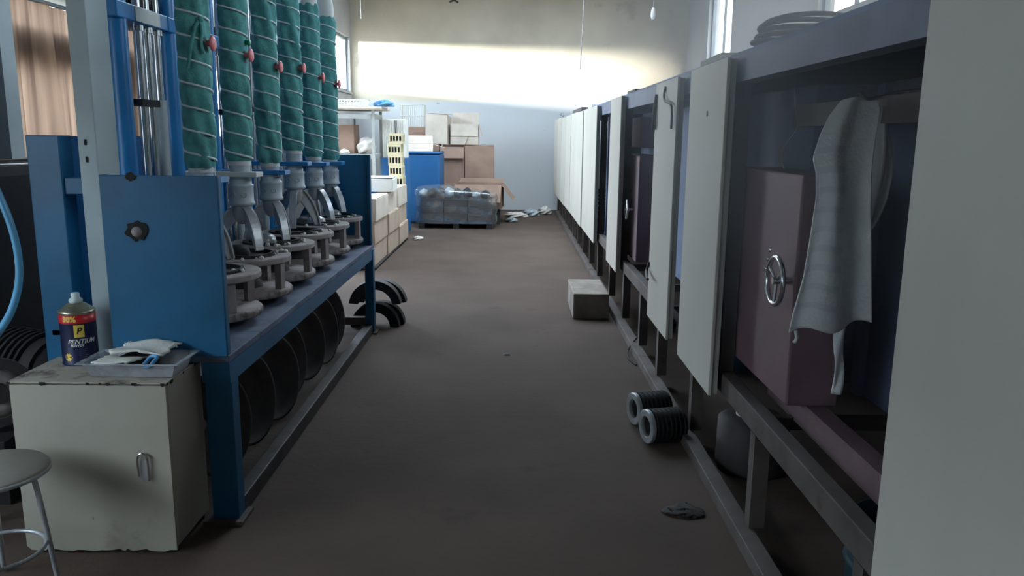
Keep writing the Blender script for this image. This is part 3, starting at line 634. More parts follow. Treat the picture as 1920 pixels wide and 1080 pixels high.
sb = MB(); sb.add([(0.017, 0, 0)] + [(a, b, 0) for a, b in star], [(0, j + 1, (j + 1) % 20 + 1) for j in range(20)])
part('print', wrap(sb, AF + 0.05, 0.035), M_print_y, can, label='yellow starburst')

# clear plastic tray with rags
tx0, tx1, ty0, ty1 = -1.535, -1.225, 2.775, 2.922
tr = thing('plastic_tray', 'shallow clear plastic tray on the white cabinet', 'tray', ((tx0 + tx1) / 2, (ty0 + ty1) / 2, czt))
def ring(a, z): return [(tx0 - a, ty0 - a, z), (tx1 + a, ty0 - a, z), (tx1 + a, ty1 + a, z), (tx0 - a, ty1 + a, z)]
mb = MB(); loops = [ring(-0.012, 0.003), ring(-0.008, 0.006), ring(0.012, 0.058), ring(0.028, 0.061), ring(0.03, 0.058)]
vs_ = [(a, b, c + czt) for L in loops for a, b, c in L]
mb.add(vs_, [(4 * k + j, 4 * k + (j + 1) % 4, 4 * k + 4 + (j + 1) % 4, 4 * k + 4 + j) for k in range(4) for j in range(4)] + [(0, 1, 2, 3)])
part('shell', mb, M_clear, tr, world=True, solid=0.003)
def rag(x0, x1, y0, y1, z, seed, amp, tilt=0.0, nu=22, nv=16):
    r2 = random.Random(seed); p = [r2.uniform(0, 6.28) for _ in range(5)]
    def fn(u, v):
        e = 0.006 * math.sin(u * 23 + p[0]) * (v < 0.05 or v > 0.95) + 0.006 * math.sin(v * 19 + p[1]) * (u < 0.05 or u > 0.95)
        sk = 0.025 * (v - 0.5)
        return (x0 + (x1 - x0) * u + sk + e, y0 + (y1 - y0) * v + e * 0.6, z + tilt * v + amp * (0.5 + 0.25 * math.sin(u * 7 + p[2]) + 0.25 * math.sin(v * 6 + u * 3 + p[3])))
    return MB().grid(fn, nu, nv)
single('folded_rag', rag(-1.50, -1.365, 2.765, 2.86, czt + 0.058, 3, 0.008), M_rag, 'flat white cotton rag at the front of the tray', 'rag', (-1.42, 2.84, czt + 0.01), solid=0.006)
single('dark_pad', MB().prism([(-1.45, 2.84), (-1.34, 2.84), (-1.33, 2.91), (-1.44, 2.91)], czt + 0.012, czt + 0.066), M_iron, 'dark pad between the two rags in the tray', 'pad', (-1.36, 2.87, czt + 0.006), bevel=0.003)
rg = thing('crumpled_rag', 'crumpled white cotton rag lying on top of the tray', 'rag', (-1.36, 2.88, czt + 0.07))
part('cloth', rag(-1.475, -1.275, 2.825, 2.945, czt + 0.072, 7, 0.020, 0.012), M_rag, rg, world=True, solid=0.008)
for k in range(9):
    a = (-1.465 + rr.uniform(-0.004, 0.012), 2.93 + rr.uniform(-0.01, 0.01), czt + 0.083); b = (a[0] + rr.uniform(-0.025, 0.01), a[1] + 0.01, a[2] + rr.uniform(0.0, 0.02))
    if k > 4: a = (-1.28, 2.90 + rr.uniform(-0.02, 0.03), czt + 0.09); b = (a[0] + rr.uniform(0.01, 0.03), a[1], a[2] + rr.uniform(-0.01, 0.015))
    part('frayed_thread', MB().tube([a, ((a[0] + b[0]) / 2, a[1], (a[2] + b[2]) / 2 + 0.004), b], 0.0012, 5), M_rag, rg, world=True)
fw = [(-1.305 + 0.022 * math.cos(t) + 0.004 * math.sin(3 * t), 2.775 + 0.018 * math.sin(t * 1.0), czt + 0.066 + 0.016 * math.sin(t + 0.6)) for t in [2 * PI * k / 18 for k in range(18)]]
single('blue_wrapper', MB().tube(fw, 0.007, 7, closed=True), M_bluerag, 'crumpled blue plastic wrapper at the right of the tray', 'wrapper', (-1.305, 2.775, czt + 0.03))

# round stool at the left edge
sx, sy, sz, sr = -1.72, 2.46, 0.455, 0.178
stl = thing('round_stool', 'worn round stool with thin wire legs at the left edge', 'stool', (sx, sy, 0))
part('seat', MB().lathe([(0.001, sz - 0.025), (sr - 0.01, sz - 0.025), (sr, sz - 0.02), (sr + 0.002, sz - 0.008), (sr - 0.006, sz), (0.001, sz)], 40, T(sx, sy, 0)), M_stoolseat, stl, world=True)
part('rim', MB().lathe([(sr + 0.001, sz - 0.022), (sr + 0.005, sz - 0.02), (sr + 0.005, sz - 0.009), (sr + 0.001, sz - 0.007)], 40, T(sx, sy, 0), closed=True), M_cast, stl, world=True)
for k in range(4):
    a = PI / 4 + k * PI / 2 - 0.25
    c_, s_ = math.cos(a), math.sin(a)
    part('leg', MB().tube(smooth_path([(sx + 0.06 * c_, sy + 0.06 * s_, sz - 0.03), (sx + 0.10 * c_, sy + 0.10 * s_, sz - 0.035), (sx + 0.125 * c_, sy + 0.125 * s_, sz - 0.06), (sx + 0.165 * c_, sy + 0.165 * s_, 0.008)], 8), 0.009, 8), M_cast, stl, world=True)
part('foot_ring', MB().tube([(sx + 0.142 * math.cos(2 * PI * k / 32), sy + 0.142 * math.sin(2 * PI * k / 32), 0.16) for k in range(32)], 0.007, 8, closed=True), M_cast, stl, world=True)

# looped blue hose at the left edge, its upper run and a rubber cable
single('air_hose', MB().tube(smooth_path([(-2.02, 3.0, 1.72), (-2.0, 2.99, 1.50), (-1.935, 2.98, 1.36), (-1.875, 2.97, 1.18), (-1.862, 2.96, 1.02), (-1.90, 2.95, 0.88), (-1.98, 2.94, 0.76), (-2.06, 2.94, 0.64), (-2.1, 2.94, 0.3), (-2.1, 2.95, 0.012)], 8), 0.014, 10), M_hose, 'pale blue air hose looping down at the left edge', 'hose', (-2.1, 2.95, 0))
single('air_hose', MB().tube(smooth_path([(-2.03, 3.0, 1.72), (-1.99, 3.02, 1.85), (-1.955, 3.04, 1.98), (-1.935, 3.06, 2.1), (-1.92, 3.1, 2.3), (-1.95, 3.12, 2.6), (-2.0, 3.14, ZC)], 8), 0.013, 10), M_hose, 'blue air hose climbing to the ceiling at the top left corner', 'hose', (-2.03, 3.0, 1.72))
single('grey_cable', MB().tube(smooth_path([(-2.0, 2.75, 0.74), (-1.915, 2.74, 0.72), (-1.90, 2.74, 0.66), (-1.92, 2.74, 0.55), (-2.0, 2.75, 0.4), (-2.02, 2.76, 0.01)], 8), 0.010, 8), M_castdust, 'grey cable hanging beside the white cabinet', 'cable', (-2.02, 2.76, 0))
# dark gearbox and hand wheels standing behind the column
gb = thing('gear_motor', 'dark gear motor on the floor behind the grey column', 'motor', (-2.2, 3.75, 0))
part('housing', MB().cyl((-2.5, 3.8, 0.42), (-2.15, 3.65, 0.42), 0.17, n=24), M_iron, gb, world=True)
part('end_cap', MB().lathe([(0.15, 0), (0.13, 0.05), (0.06, 0.07), (0.001, 0.07)], 24, T(-2.15, 3.65, 0.42, rz=-0.4, ry=PI / 2)), M_black, gb, world=True)
for k in range(7):
    f = 0.12 + k * 0.11
    part('cooling_fin', MB().lathe([(0.17, -0.008), (0.19, -0.008), (0.19, 0.008), (0.17, 0.008)], 24, T(-2.5 + 0.35 * f, 3.8 - 0.15 * f, 0.42, rz=-0.4, ry=PI / 2), closed=True, smooth=False), M_iron, gb, world=True)
part('foot', MB().box(-2.5, -2.15, 3.6, 3.85, 0, 0.28), M_black, gb, world=True)
for k, (x, y, r) in enumerate([(-2.32, 3.35, 0.2), (-2.2, 3.25, 0.15)]):
    M = T(x, y, r + 0.02 + (0.28 if k else 0), rz=-0.9, ry=PI / 2 - 0.1)
    w = thing('flywheel', ['large dark flywheel leaning behind the white cabinet', 'smaller dark flywheel resting above the large one'][k], 'flywheel', (x, y, 0.0 if k == 0 else 0.28))
    part('rim', MB().lathe([(r - 0.04, -0.03), (r, -0.03), (r, 0.03), (r - 0.04, 0.03)], 28, M, closed=True, smooth=False), M_iron, w, world=True, bevel=0.003)
    part('web', MB().lathe([(0.03, -0.01), (r - 0.04, -0.008), (r - 0.04, 0.008), (0.03, 0.01)], 28, M, closed=True), M_castdust, w, world=True)
    part('hub', MB().lathe([(0.001, -0.04), (0.045, -0.04), (0.045, 0.04), (0.001, 0.04)], 18, M, smooth=False), M_iron, w, world=True)
part_ = single('flywheel_crate', MB().box(-2.42, -2.1, 3.12, 3.34, 0, 0.28), M_black, 'low dark crate under the smaller flywheel', 'crate', (-2.26, 3.23, 0), bevel=0.005)

# ------------------------------------------------------------------ kiln row on the right
KX = 0.935
fr = thing('kiln_rack', 'long brown steel frame carrying the row of kilns', 'frame', (1.4, 8.8, 0))
part('top_rail', MB().box(KX - 0.01, KX + 0.07, 0.9, 16.6, 1.78, 1.885), M_toprail_haze, fr, world=True)
part('base_rail', MB().box(0.885, 0.955, 0.9, 16.6, 0.0, 0.06), M_frame2, fr, world=True, bevel=0.004)
part('lower_rail', MB().box(KX, KX + 0.06, 0.9, 16.6, 0.44, 0.53), M_frame2, fr, world=True, bevel=0.004)
part('rear_rail', MB().box(2.75, 2.81, 0.9, 16.6, 0.44, 0.53), M_frame2, fr, world=True)
LEGY = [1.15, 1.95, 2.9, 3.95, 4.92, 5.66, 6.55, 7.5, 8.6, 9.5, 10.4, 11.3, 12.2, 13.1, 14.0, 14.9, 15.8, 16.5]
for y in LEGY:
    part('leg', MB().box(KX, KX + 0.008, y - 0.03, y + 0.03, 0.06, 0.44).box(KX + 0.008, KX + 0.06, y - 0.03, y - 0.022, 0.06, 0.44), M_frame2, fr, world=True)
    part('rear_leg', MB().box(2.75, 2.81, y - 0.03, y + 0.03, 0.0, 0.44), M_frame2, fr, world=True)
    part('cross_rail', MB().box(KX + 0.06, 2.75, y - 0.02, y + 0.02, 0.46, 0.51), M_frame2, fr, world=True)
for y in (1.82, 3.45, 4.25, 5.24, 6.80, 7.58, 8.58, 10.1, 11.7, 13.3, 14.9, 16.5):
    part('upright', MB().box(KX, KX + 0.06, y - 0.03, y + 0.03, 0.53, 1.78), M_frame2, fr, world=True)
part('inner_rail', MB().box(1.08, 1.15, 1.2, 3.2, 0.50, 0.595), M_maroon2, fr, world=True, label='maroon rail inside the open bay')
part('inner_upright', MB().box(1.24, 1.33, 2.36, 2.45, 0.53, 1.80), M_maroon2, fr, world=True, label='maroon upright behind the towel')
part('inner_rail', MB().box(1.10, 1.16, 1.85, 3.2, 1.60, 1.68), M_frame2, fr, world=True)
part('deck', MB().box(KX - 0.01, 2.85, 0.9, 16.6, 1.885, 1.90), M_kiln_haze, fr, world=True, label='sheet roof over the kilns')
# kiln bodies behind the front
bays = [(0.95, 1.80, 1.30), (1.84, 3.20, 1.42), (3.24, 4.23, 1.2), (4.27, 5.22, 1.2), (5.26, 6.64, 1.22), (6.68, 7.56, 1.2), (7.60, 8.56, 1.02), (8.60, 10.08, 1.2), (10.12, 11.68, 1.2), (11.72, 13.28, 1.2), (13.32, 14.88, 1.2), (14.92, 16.48, 1.2)]
bl = {2: 'kiln body behind the tall white board beside the towel', 3: 'kiln body behind the white board with the bent hooks', 5: 'kiln body behind the narrow white board', 7: 'kiln body behind the first board beyond the dark gap', 1: 'dark kiln body in the open bay behind the towel', 4: 'dark kiln body in the open bay with the small hand wheel', 6: 'dark teal kiln body in the narrow open bay'}
for k, (a, b, x) in enumerate(bays):
    if k == 0 or k > 7: continue
    kb = thing('kiln', bl[k], 'kiln', ((x + 2.7) / 2, (a + b) / 2, 0.53), group='kiln bodies of the right row')
    part('shell', MB().box(x, 2.72, a, b, 0.535, 1.77), M_tealdark if k == 6 else M_kiln_haze, kb, world=True, bevel=0.01)
    if k in (1, 4, 6):
        part('rib', MB().box(x - 0.03, x - 0.001, a + 0.08, a + 0.14, 0.54, 1.76), M_kiln_haze, kb, world=True)
        part('rib', MB().box(x - 0.03, x - 0.001, b - 0.14, b - 0.08, 0.54, 1.76), M_kiln_haze, kb, world=True)
# thick maroon kiln doors with hand wheels
def kiln_door(label, y0, y1, z0, z1, x0, x1, wy, wz, wr, name='kiln_hatch'):
    t = thing(name, label, 'kiln door', ((x0 + x1) / 2, (y0 + y1) / 2, z0))
    part('slab', MB().box(x0, x1, y0, y1, z0, z1), M_maroon, t, world=True, bevel=0.008)
    if wr:
        ws = part('wheel', MB().tube([(x0 - 0.06, wy + wr * math.cos(2 * PI * k / 28), wz + wr * math.sin(2 * PI * k / 28)) for k in range(28)], 0.009, 8, closed=True), M_steel, t, world=True, label='round steel hand wheel')
        for k in range(3):
            a = 0.5 + k * 2 * PI / 3
            part('spoke', MB().cyl((x0 - 0.055, wy, wz), (x0 - 0.06, wy + wr * math.cos(a), wz + wr * math.sin(a)), 0.006, n=8), M_steel, ws, world=True)
        part('spindle', MB().cyl((x0 + 0.01, wy, wz), (x0 - 0.07, wy, wz), 0.014, n=12), M_steel, t, world=True)
        for k in range(3): part('rivet', MB().lathe([(0.001, 0.006), (0.008, 0.004), (0.01, 0)], 8, T(x0, (y0 + y1) / 2 - 0.13 + 0.02 * k, z1 - 0.3 - 0.04 * k, ry=-PI / 2)), M_steel, t, world=True)
    for zz in (z0 + 0.12, z1 - 0.12):
        part('hinge', MB().cyl((x0 + 0.02, y1 + 0.012, zz - 0.05), (x0 + 0.02, y1 + 0.012, zz + 0.05), 0.012, n=10), M_maroon2, t, world=True)
    return t
kiln_door('large maroon kiln door with hand wheel beside the hanging towel', 2.76, 3.60, 0.597, 1.43, 1.0, 1.19, 2.79, 1.055, 0.085)
kiln_door('far maroon kiln door with hand wheel between two white panels', 6.36, 7.38, 0.56, 1.41, 1.0, 1.18, 6.56, 0.97, 0.08)
kiln_door('small maroon hatch above the far kiln door', 6.62, 7.5, 1.47, 1.72, 1.04, 1.18, 0, 0, 0, 'kiln_hatch')

# white insulated panels along the aisle
panels = [(0.95, 1.755, 0.0, 'white board nearest the viewer at the right edge'),
          (3.36, 4.04, 0.0, 'tall white board just left of the hanging towel'),
          (4.36, 5.0, 0.0, 'white board with bent rod hooks, third from the right'),
          (6.6, 7.3, 0.0, 'narrow white board left of the far maroon door'),
          (8.5, 10.02, 0.0, 'first panel beyond the dark teal gap'),
          (10.05, 11.02, -0.012, 'second white board beyond the dark teal gap'), (11.04, 12.1, -0.006, 'third white board beyond the dark teal gap'), (12.12, 13.2, -0.014, 'fourth white board beyond the dark teal gap'),
          (13.22, 14.3, -0.02, 'fifth white board beyond the dark teal gap'), (14.32, 15.4, -0.026, 'sixth white board beyond the dark teal gap'), (15.42, 16.5, -0.03, 'last white board, next to the end wall')]
for k, (a, b, dx, lab) in enumerate(panels):
    z1 = 1.885 - 0.006 * (k % 3); z0 = 0.43 + 0.004 * (k % 2)
    t = thing('cladding_board', lab, 'panel', (KX - 0.03, (a + b) / 2, z0), group='white panels along the kiln row')
    part('face', MB().box(KX - 0.062 + dx, KX - 0.046 + dx, a, b, z0, z1), M_white, t, world=True, bevel=0.004)
    part('core', MB().box(KX - 0.046 + dx, KX - 0.022, a + 0.006, b - 0.006, z0 + 0.006, z1 - 0.006), M_paneledge, t, world=True)
    if k == 1:
        part('plug', MB().lathe([(0.001, 0.004), (0.012, 0.003), (0.013, 0)], 12, T(KX - 0.062, 3.66, 1.66, ry=-PI / 2)), M_paneledge, t, world=True)
    if k == 2:
        x = KX - 0.075
        part('hook', MB().tube(smooth_path([(x + 0.01, 4.68, 1.84), (x, 4.67, 1.79), (x - 0.005, 4.60, 1.755), (x - 0.005, 4.48, 1.74), (x, 4.42, 1.71), (x, 4.41, 1.60)]), 0.007, 8), M_iron, t, world=True, label='bent dark rod hook')
        part('hook', MB().tube([(x + 0.01, 4.96, 1.81), (x, 4.96, 1.7), (x, 4.96, 1.60)], 0.012, 8), M_iron, t, world=True, label='straight dark latch bar')
        part('hook', MB().tube(smooth_path([(x + 0.012, 4.97, 0.78), (x, 4.97, 0.74), (x - 0.01, 4.95, 0.72), (x - 0.03, 4.80, 0.71), (x - 0.035, 4.74, 0.71)]), 0.009, 8), M_iron, t, world=True, label='bent rod at the panel foot')

# loose things on the kiln roof
single('cable_coil', (lambda mb: [mb.tube([((1.25 + 0.01 * q) + (0.20 - 0.012 * (q % 3)) * math.cos(t + q), 3.72 + (0.26 - 0.014 * (q % 4)) * math.sin(t + q), 1.914 + 0.022 * q + 0.006 * math.sin(2 * t + q)) for t in [2 * PI * k / 36 for k in range(36)]], 0.011, 6, closed=True) for q in range(8)] and mb)(MB()),
       M_black, 'coil of dark cable lying on the kiln roof', 'cable', (1.25, 3.72, 1.90))
single('roof_offcut', MB().box(0.92, 1.05, 6.2, 6.6, 1.90, 1.915), M_frame2, 'thin dark strip on the kiln roof above the far maroon door', 'strip', (0.98, 6.4, 1.90))
single('roof_offcut', MB().box(0.92, 1.2, 11.0, 12.6, 1.90, 1.95), M_frame2, 'longer dark strip on the kiln roof beyond the panels', 'strip', (1.05, 11.8, 1.90))
single('roof_box', MB().box(0.95, 1.2, 9.9, 10.4, 1.90, 1.945), M_carton, 'small pale box on the kiln roof', 'box', (1.05, 10.15, 1.90), bevel=0.005)
single('bent_sheet', MB().prism([(3.45, 1.90), (3.45, 1.905), (3.7, 1.93), (4.1, 1.925), (4.1, 1.90)], 0.93, 1.06, Matrix(((0, 0, 1, 0), (1, 0, 0, 0), (0, 1, 0, 0), (0, 0, 0, 1)))), M_paneledge, 'bent tin strip on the kiln roof above the tall board', 'strip', (1.0, 3.8, 1.90))

# towel on a hook in the open bay
tw = thing('hanging_towel', 'off-white striped towel hanging in the open kiln bay', 'towel', (1.03, 2.43, 0.97))
L = [(0, .975), (.06, .945), (.14, .922), (.24, .905), (.30, .918), (.40, .925), (.55, .918), (.75, .905), (.92, .880), (1, .872)]
Rr = [(0, 1.085), (.05, 1.092), (.15, 1.085), (.30, 1.078), (.5, 1.085), (.7, 1.098), (.9, 1.112), (1, 1.12)]
def lerp(tab, v):
    for (a, p), (b, q) in zip(tab[:-1], tab[1:]):
        if v <= b: return p + (q - p) * (v - a) / (b - a)
    return tab[-1][1]
def towel(u, v):
    a, b = lerp(L, v), lerp(Rr, v); x = a + (b - a) * u
    zb = 0.99 - 0.035 * (1 - u) + 0.012 * math.sin(u * 9)
    z = 1.665 + (zb - 1.665) * v + 0.012 * math.sin(u * PI) * (1 - v)
    amp = 0.004 + 0.012 * min(1, v * 2)
    y = 2.41 + amp * (math.sin(u * 8.5 + 2.2 - 1.2 * v) + 0.35 * math.sin(u * 15 + 2 * v) * u) + 0.02 * (1 - v) ** 2
    return (x, y, z)
part('cloth', MB().grid(towel, 60, 50), M_towel, tw, world=True, solid=0.006)
def lobe(u, v):
    x = 1.08 + 0.005 * v + u * (0.075 * math.sin(PI * min(1, v * 1.05 + 0.08)) ** 0.7); z = 1.65 - 0.44 * v
    return (x, 2.445 + 0.018 * math.sin(u * 8 + v * 3), z)
part('back_fold', MB().grid(lobe, 16, 30), M_towel, tw, world=True, solid=0.006)
for k in range(9):   # woven bands of the towel
    v0 = 0.2 + 0.085 * k
    part('woven_band', MB().grid(lambda u, v: (lambda p: (p[0], p[1] - 0.0042, p[2]))(towel(0.03 + u * 0.5, v0 + v * 0.028)), 30, 3), M_stripe, tw, world=True)
part('corner_thread', MB().tube(smooth_path([(0.888, 2.41, 0.965), (0.893, 2.41, 0.94), (0.885, 2.41, 0.925)]), 0.006, 6), M_towel, tw, world=True)
part('hook', MB().tube(smooth_path([(1.24, 2.40, 1.70), (1.14, 2.42, 1.69), (1.06, 2.43, 1.67), (1.03, 2.43, 1.69)]), 0.006, 8), M_steel, tw, world=True)
single('rag_strip', MB().grid(lambda u, v: (1.04 + u * 0.03 + 0.006 * math.sin(v * 9), 2.47 + 0.006 * math.sin(u * 5 + v * 14), 1.16 - v * 0.42), 5, 24), M_towel, 'narrow white rag strip dangling below the towel', 'rag', (1.05, 2.47, 0.74), solid=0.005)
single('bay_string', MB().tube(smooth_path([(1.05, 3.05, 1.74), (1.04, 3.0, 1.66), (1.08, 3.08, 1.60), (1.02, 3.06, 1.50), (1.03, 3.05, 1.44)]), 0.003, 6), M_castdust, 'thin pale cord hanging above the large maroon door', 'cord', (1.04, 3.05, 1.44))

# ribbed rubber bushes and block on the floor
for k, (x, y, a) in enumerate([(0.73, 4.17, 0.95), (0.755, 3.90, 0.95)]):
    r = 0.088
    M = T(x, y, r + 0.004, rz=0.28) @ Matrix.Rotation(PI / 2, 4, 'Y')
    rb = thing('ribbed_bush', ['ribbed black rubber bush lying against the kiln leg, the farther of two', 'ribbed black rubber bush lying nearer the viewer of the pair'][k], 'bush', (x, y, 0), group='ribbed bushes on the floor')
    part('face_ring', MB().lathe([(0.052, 0.0), (r, 0.0), (r, 0.022), (0.052, 0.022)], 32, M @ T(0, 0, -0.06), closed=True, smooth=False), M_cast, rb, world=True, bevel=0.004, label='worn grey end face')
    part('sleeve', MB().lathe([(0.052, 0.022), (0.082, 0.022), (0.082, 0.20), (0.052, 0.20)], 32, M @ T(0, 0, -0.06), closed=True), M_black, rb, world=True)
    for j in range(7):
        part('rib', MB().lathe([(0.08, -0.005), (r, -0.004), (r, 0.004), (0.08, 0.005)], 32, M @ T(0, 0, -0.06 + 0.035 + j * 0.025), closed=True, smooth=False), M_black, rb, world=True)
dk = thing('cast_drum', 'dark drum with a pale cap under the kiln row', 'drum', (1.15, 3.55, 0))
part('drum', MB().lathe([(0.001, 0), (0.16, 0), (0.17, 0.02), (0.165, 0.24), (0.12, 0.27), (0.001, 0.27)], 32, T(1.16, 3.6, 0)), M_iron, dk, world=True)
part('cap', MB().lathe([(0.06, 0.27), (0.06, 0.285), (0.05, 0.292), (0.001, 0.292)], 24, T(1.13, 3.58, 0)), M_castpaint, dk, world=True)
for k, (x, y, r, h, lab) in enumerate([(1.35, 2.45, 0.2, 0.3, 'dark open drum under the kiln bay with the towel'), (1.5, 5.3, 0.18, 0.28, 'dark drum under the middle of the kiln row')]):
    d = thing('waste_drum', lab, 'drum', (x, y, 0))
    part('shell', MB().lathe([(0.001, 0.0), (r, 0.0), (r, h), (r - 0.01, h), (r - 0.01, 0.02), (0.001, 0.02)], 30, T(x, y, 0), smooth=True), M_tealdark, d, world=True)
    part('hoop', MB().lathe([(r, h * 0.5 - 0.012), (r + 0.012, h * 0.5), (r, h * 0.5 + 0.012)], 30, T(x, y, 0)), M_tealdark, d, world=True)
    part('hoop', MB().lathe([(r, h - 0.02), (r + 0.01, h - 0.01), (r, h)], 30, T(x, y, 0)), M_tealdark, d, world=True)
single('loose_cable', MB().tube(smooth_path([(0.98, 5.9, 0.40), (0.97, 5.85, 0.25), (0.99, 5.8, 0.12), (0.93, 5.75, 0.075), (0.86, 5.65, 0.012), (0.84, 5.45, 0.008), (0.87, 5.3, 0.008)]), 0.006, 6), M_black, 'thin black cable trailing over the base rail to the floor', 'cable', (0.85, 5.4, 0))
bk = thing('stone_block', 'rectangular grey block lying on the floor by the kiln frame', 'block', (0.69, 7.05, 0))
part('block', MB().box(0.535, 0.845, 6.72, 7.45, 0.0, 0.225), M_block, bk, world=True, bevel=0.012)
part('worn_face', MB().lathe([(0.001, 0.003), (0.07, 0.003), (0.075, 0.0)], 20, T(0.535, 7.1, 0.115, ry=-PI / 2)), M_castdust, bk, world=True)

# ------------------------------------------------------------------ far end: cartons, shelf, crates, bin
def carton(name, label, x0, x1, y0, y1, z0, z1, m, group=None, open_=None, rz=0.0, rx=0.0, ry=0.0, tape=True, seed=1, crush=0.0):
    """cardboard box; open_ lists flap angles (left, right, front, back) for an open top"""
    cx, cy = (x0 + x1) / 2, (y0 + y1) / 2; w, d, h = x1 - x0, y1 - y0, z1 - z0; r2 = random.Random(seed)
    t = thing(name, label, 'cardboard box', (cx, cy, z0), rz, group); t.rotation_euler = (rx, ry, rz)
    def q(v): return tuple(v[i] + crush * r2.uniform(-1, 1) * (1 if v[2] > 0.02 else 0.3) for i in range(3))
    if open_ is None:
        mb = MB().grid(lambda u, v: (0, 0, 0), 2, 2); mb = MB().box(-w / 2, w / 2, -d / 2, d / 2, 0, h)
        mb.v = [q(v) for v in mb.v]
        part('body', mb, m, t, bevel=0.006)
        for s in (-1, 1):
            part('top_flap', MB().box(-w / 2 + 0.004, w / 2 - 0.004, min(0.003 * s, s * (d / 2 - 0.004)), max(0.003 * s, s * (d / 2 - 0.004)), h + crush, h + crush + 0.005), m, t)
        if tape: part('tape', MB().box(-w / 2 + 0.001, w / 2 - 0.001, -0.025, 0.025, h + crush + 0.005, h + crush + 0.0065), M_tape, t)
    else:
        th = 0.006
        part('body', MB().box(-w / 2, w / 2, -d / 2, -d / 2 + th, 0, h).box(-w / 2, w / 2, d / 2 - th, d / 2, 0, h).box(-w / 2, -w / 2 + th, -d / 2 + th, d / 2 - th, 0, h)
             .box(w / 2 - th, w / 2, -d / 2 + th, d / 2 - th, 0, h).box(-w / 2 + th, w / 2 - th, -d / 2 + th, d / 2 - th, 0, th), m, t)
        fl = [((-w / 2, 0), -1, 0, d, min(w, d) * 0.5), ((w / 2, 0), 1, 0, d, min(w, d) * 0.5), ((0, -d / 2), 0, -1, w, min(w, d) * 0.5), ((0, d / 2), 0, 1, w, min(w, d) * 0.5)]
        for (c0, fx, fy, ln, fw), a in zip(fl, open_):
            if a is None: continue
            ca, sa = math.cos(a), math.sin(a); mb = MB(); n = Vector((fx * sa, fy * sa, -ca)).normalized() * 0.003 if True else 0
            tx, ty = -fy, fx
            A = [(c0[0] + tx * s * ln / 2 * k + fx * ca * fw * o, c0[1] + ty * s * ln / 2 * k + fy * ca * fw * o, h + 0.003 + sa * fw * o) for o, k in ((0, 1), (1, 0.97)) for s in (-1, 1)]
            nn = Vector((-fx * sa, -fy * sa, ca)) * 0.0025
            vs_ = [tuple(Vector(p) + nn * s) for s in (-1, 1) for p in A]
            mb.add(vs_, [(0, 1, 3, 2), (4, 6, 7, 5), (0, 4, 5, 1), (2, 3, 7, 6), (0, 2, 6, 4), (1, 5, 7, 3)])
            part('flap', mb, m, t)
    return t
# stacked cartons by the bench end: three long, three high
names3 = ['nearest', 'middle', 'farthest']; lev = ['bottom', 'middle', 'top']
ys = [9.12, 10.10, 11.06, 12.0]
for l in range(3):
    for k in range(3):
        z = 0.04 + 0.262 * l
        j = 0.015 * ((l + k) % 3 - 1)
        carton('stacked_carton', '%s-layer cardboard carton, %s of three in the stack behind the bench' % (lev[l], names3[k]), -2.05 + j, -1.585 + j, ys[k] + 0.01 + 0.01 * l, ys[k + 1] - 0.012, z, z + 0.255, [M_card, M_card, M_card3][l], 'cartons stacked behind the bench', seed=l * 3 + k, crush=0.004)
plt = thing('low_pallet', 'thin dark pallet under the stacked cartons', 'pallet', (-1.83, 10.55, 0))
for k in range(4): part('slat', MB().box(-2.06 + k * 0.13, -1.97 + k * 0.13, 9.1, 12.0, 0.02, 0.036), M_iron, plt, world=True)
for y in (9.4, 10.5, 11.6): part('bearer', MB().box(-2.06, -1.6, y, y + 0.08, 0, 0.02), M_iron, plt, world=True)
carton('white_carton', 'white carton lying on top of the stacked cartons', -2.06, -1.54, 10.2, 10.75, 0.834, 1.0, M_carton, rz=0.05, seed=33, crush=0.012)
single('blue_sheet', rag(-2.08, -1.72, 10.0, 11.0, 0.826, 15, 0.004, nu=10, nv=10), M_bluebin, 'blue sheet under the white carton', 'sheet', (-1.9, 10.5, 0.826), solid=0.004)

# steel shelf unit
SX0, SX1, SY0, SY1 = -3.05, -2.10, 12.25, 13.0
sh = thing('shelf_unit', 'grey steel shelf unit behind the stacked cartons', 'shelf', ((SX0 + SX1) / 2, (SY0 + SY1) / 2, 0))
for (x, y) in ((SX0, SY0), (SX1 - 0.04, SY0), (SX0, SY1 - 0.04), (SX1 - 0.04, SY1 - 0.04)):
    part('upright', MB().box(x, x + 0.045, y, y + 0.04, 0, 1.93), M_shelf, sh, world=True)
for z in (0.6, 1.25, 1.85):
    part('deck', MB().box(SX0, SX1, SY0 + 0.002, SY1 - 0.002, z, z + 0.012), M_shelf, sh, world=True)
    part('edge_beam', MB().box(SX0 + 0.045, SX1 - 0.045, SY0, SY0 + 0.02, z - 0.06, z), M_shelf, sh, world=True)
    part('edge_beam', MB().box(SX1 - 0.02, SX1, SY0 + 0.04, SY1 - 0.04, z - 0.06, z), M_shelf, sh, world=True)
part('brace', MB().box(-2.55, -2.52, SY1 - 0.04, SY1 - 0.02, 0.6, 1.85), M_shelf, sh, world=True)
single('shelf_cardboard', rag(-3.0, -1.98, 12.2, 12.95, 1.935, 22, 0.015, nu=12, nv=8), M_card3, 'flattened cardboard sheets on top of the shelf unit', 'cardboard', (-2.5, 12.6, 1.935), solid=0.05)
single('shelf_carton', MB().box(-3.0, -2.45, 12.45, 12.9, 1.263, 1.70), M_card2, 'brown carton standing on the middle shelf', 'cardboard box', (-2.7, 12.7, 1.263), bevel=0.006)
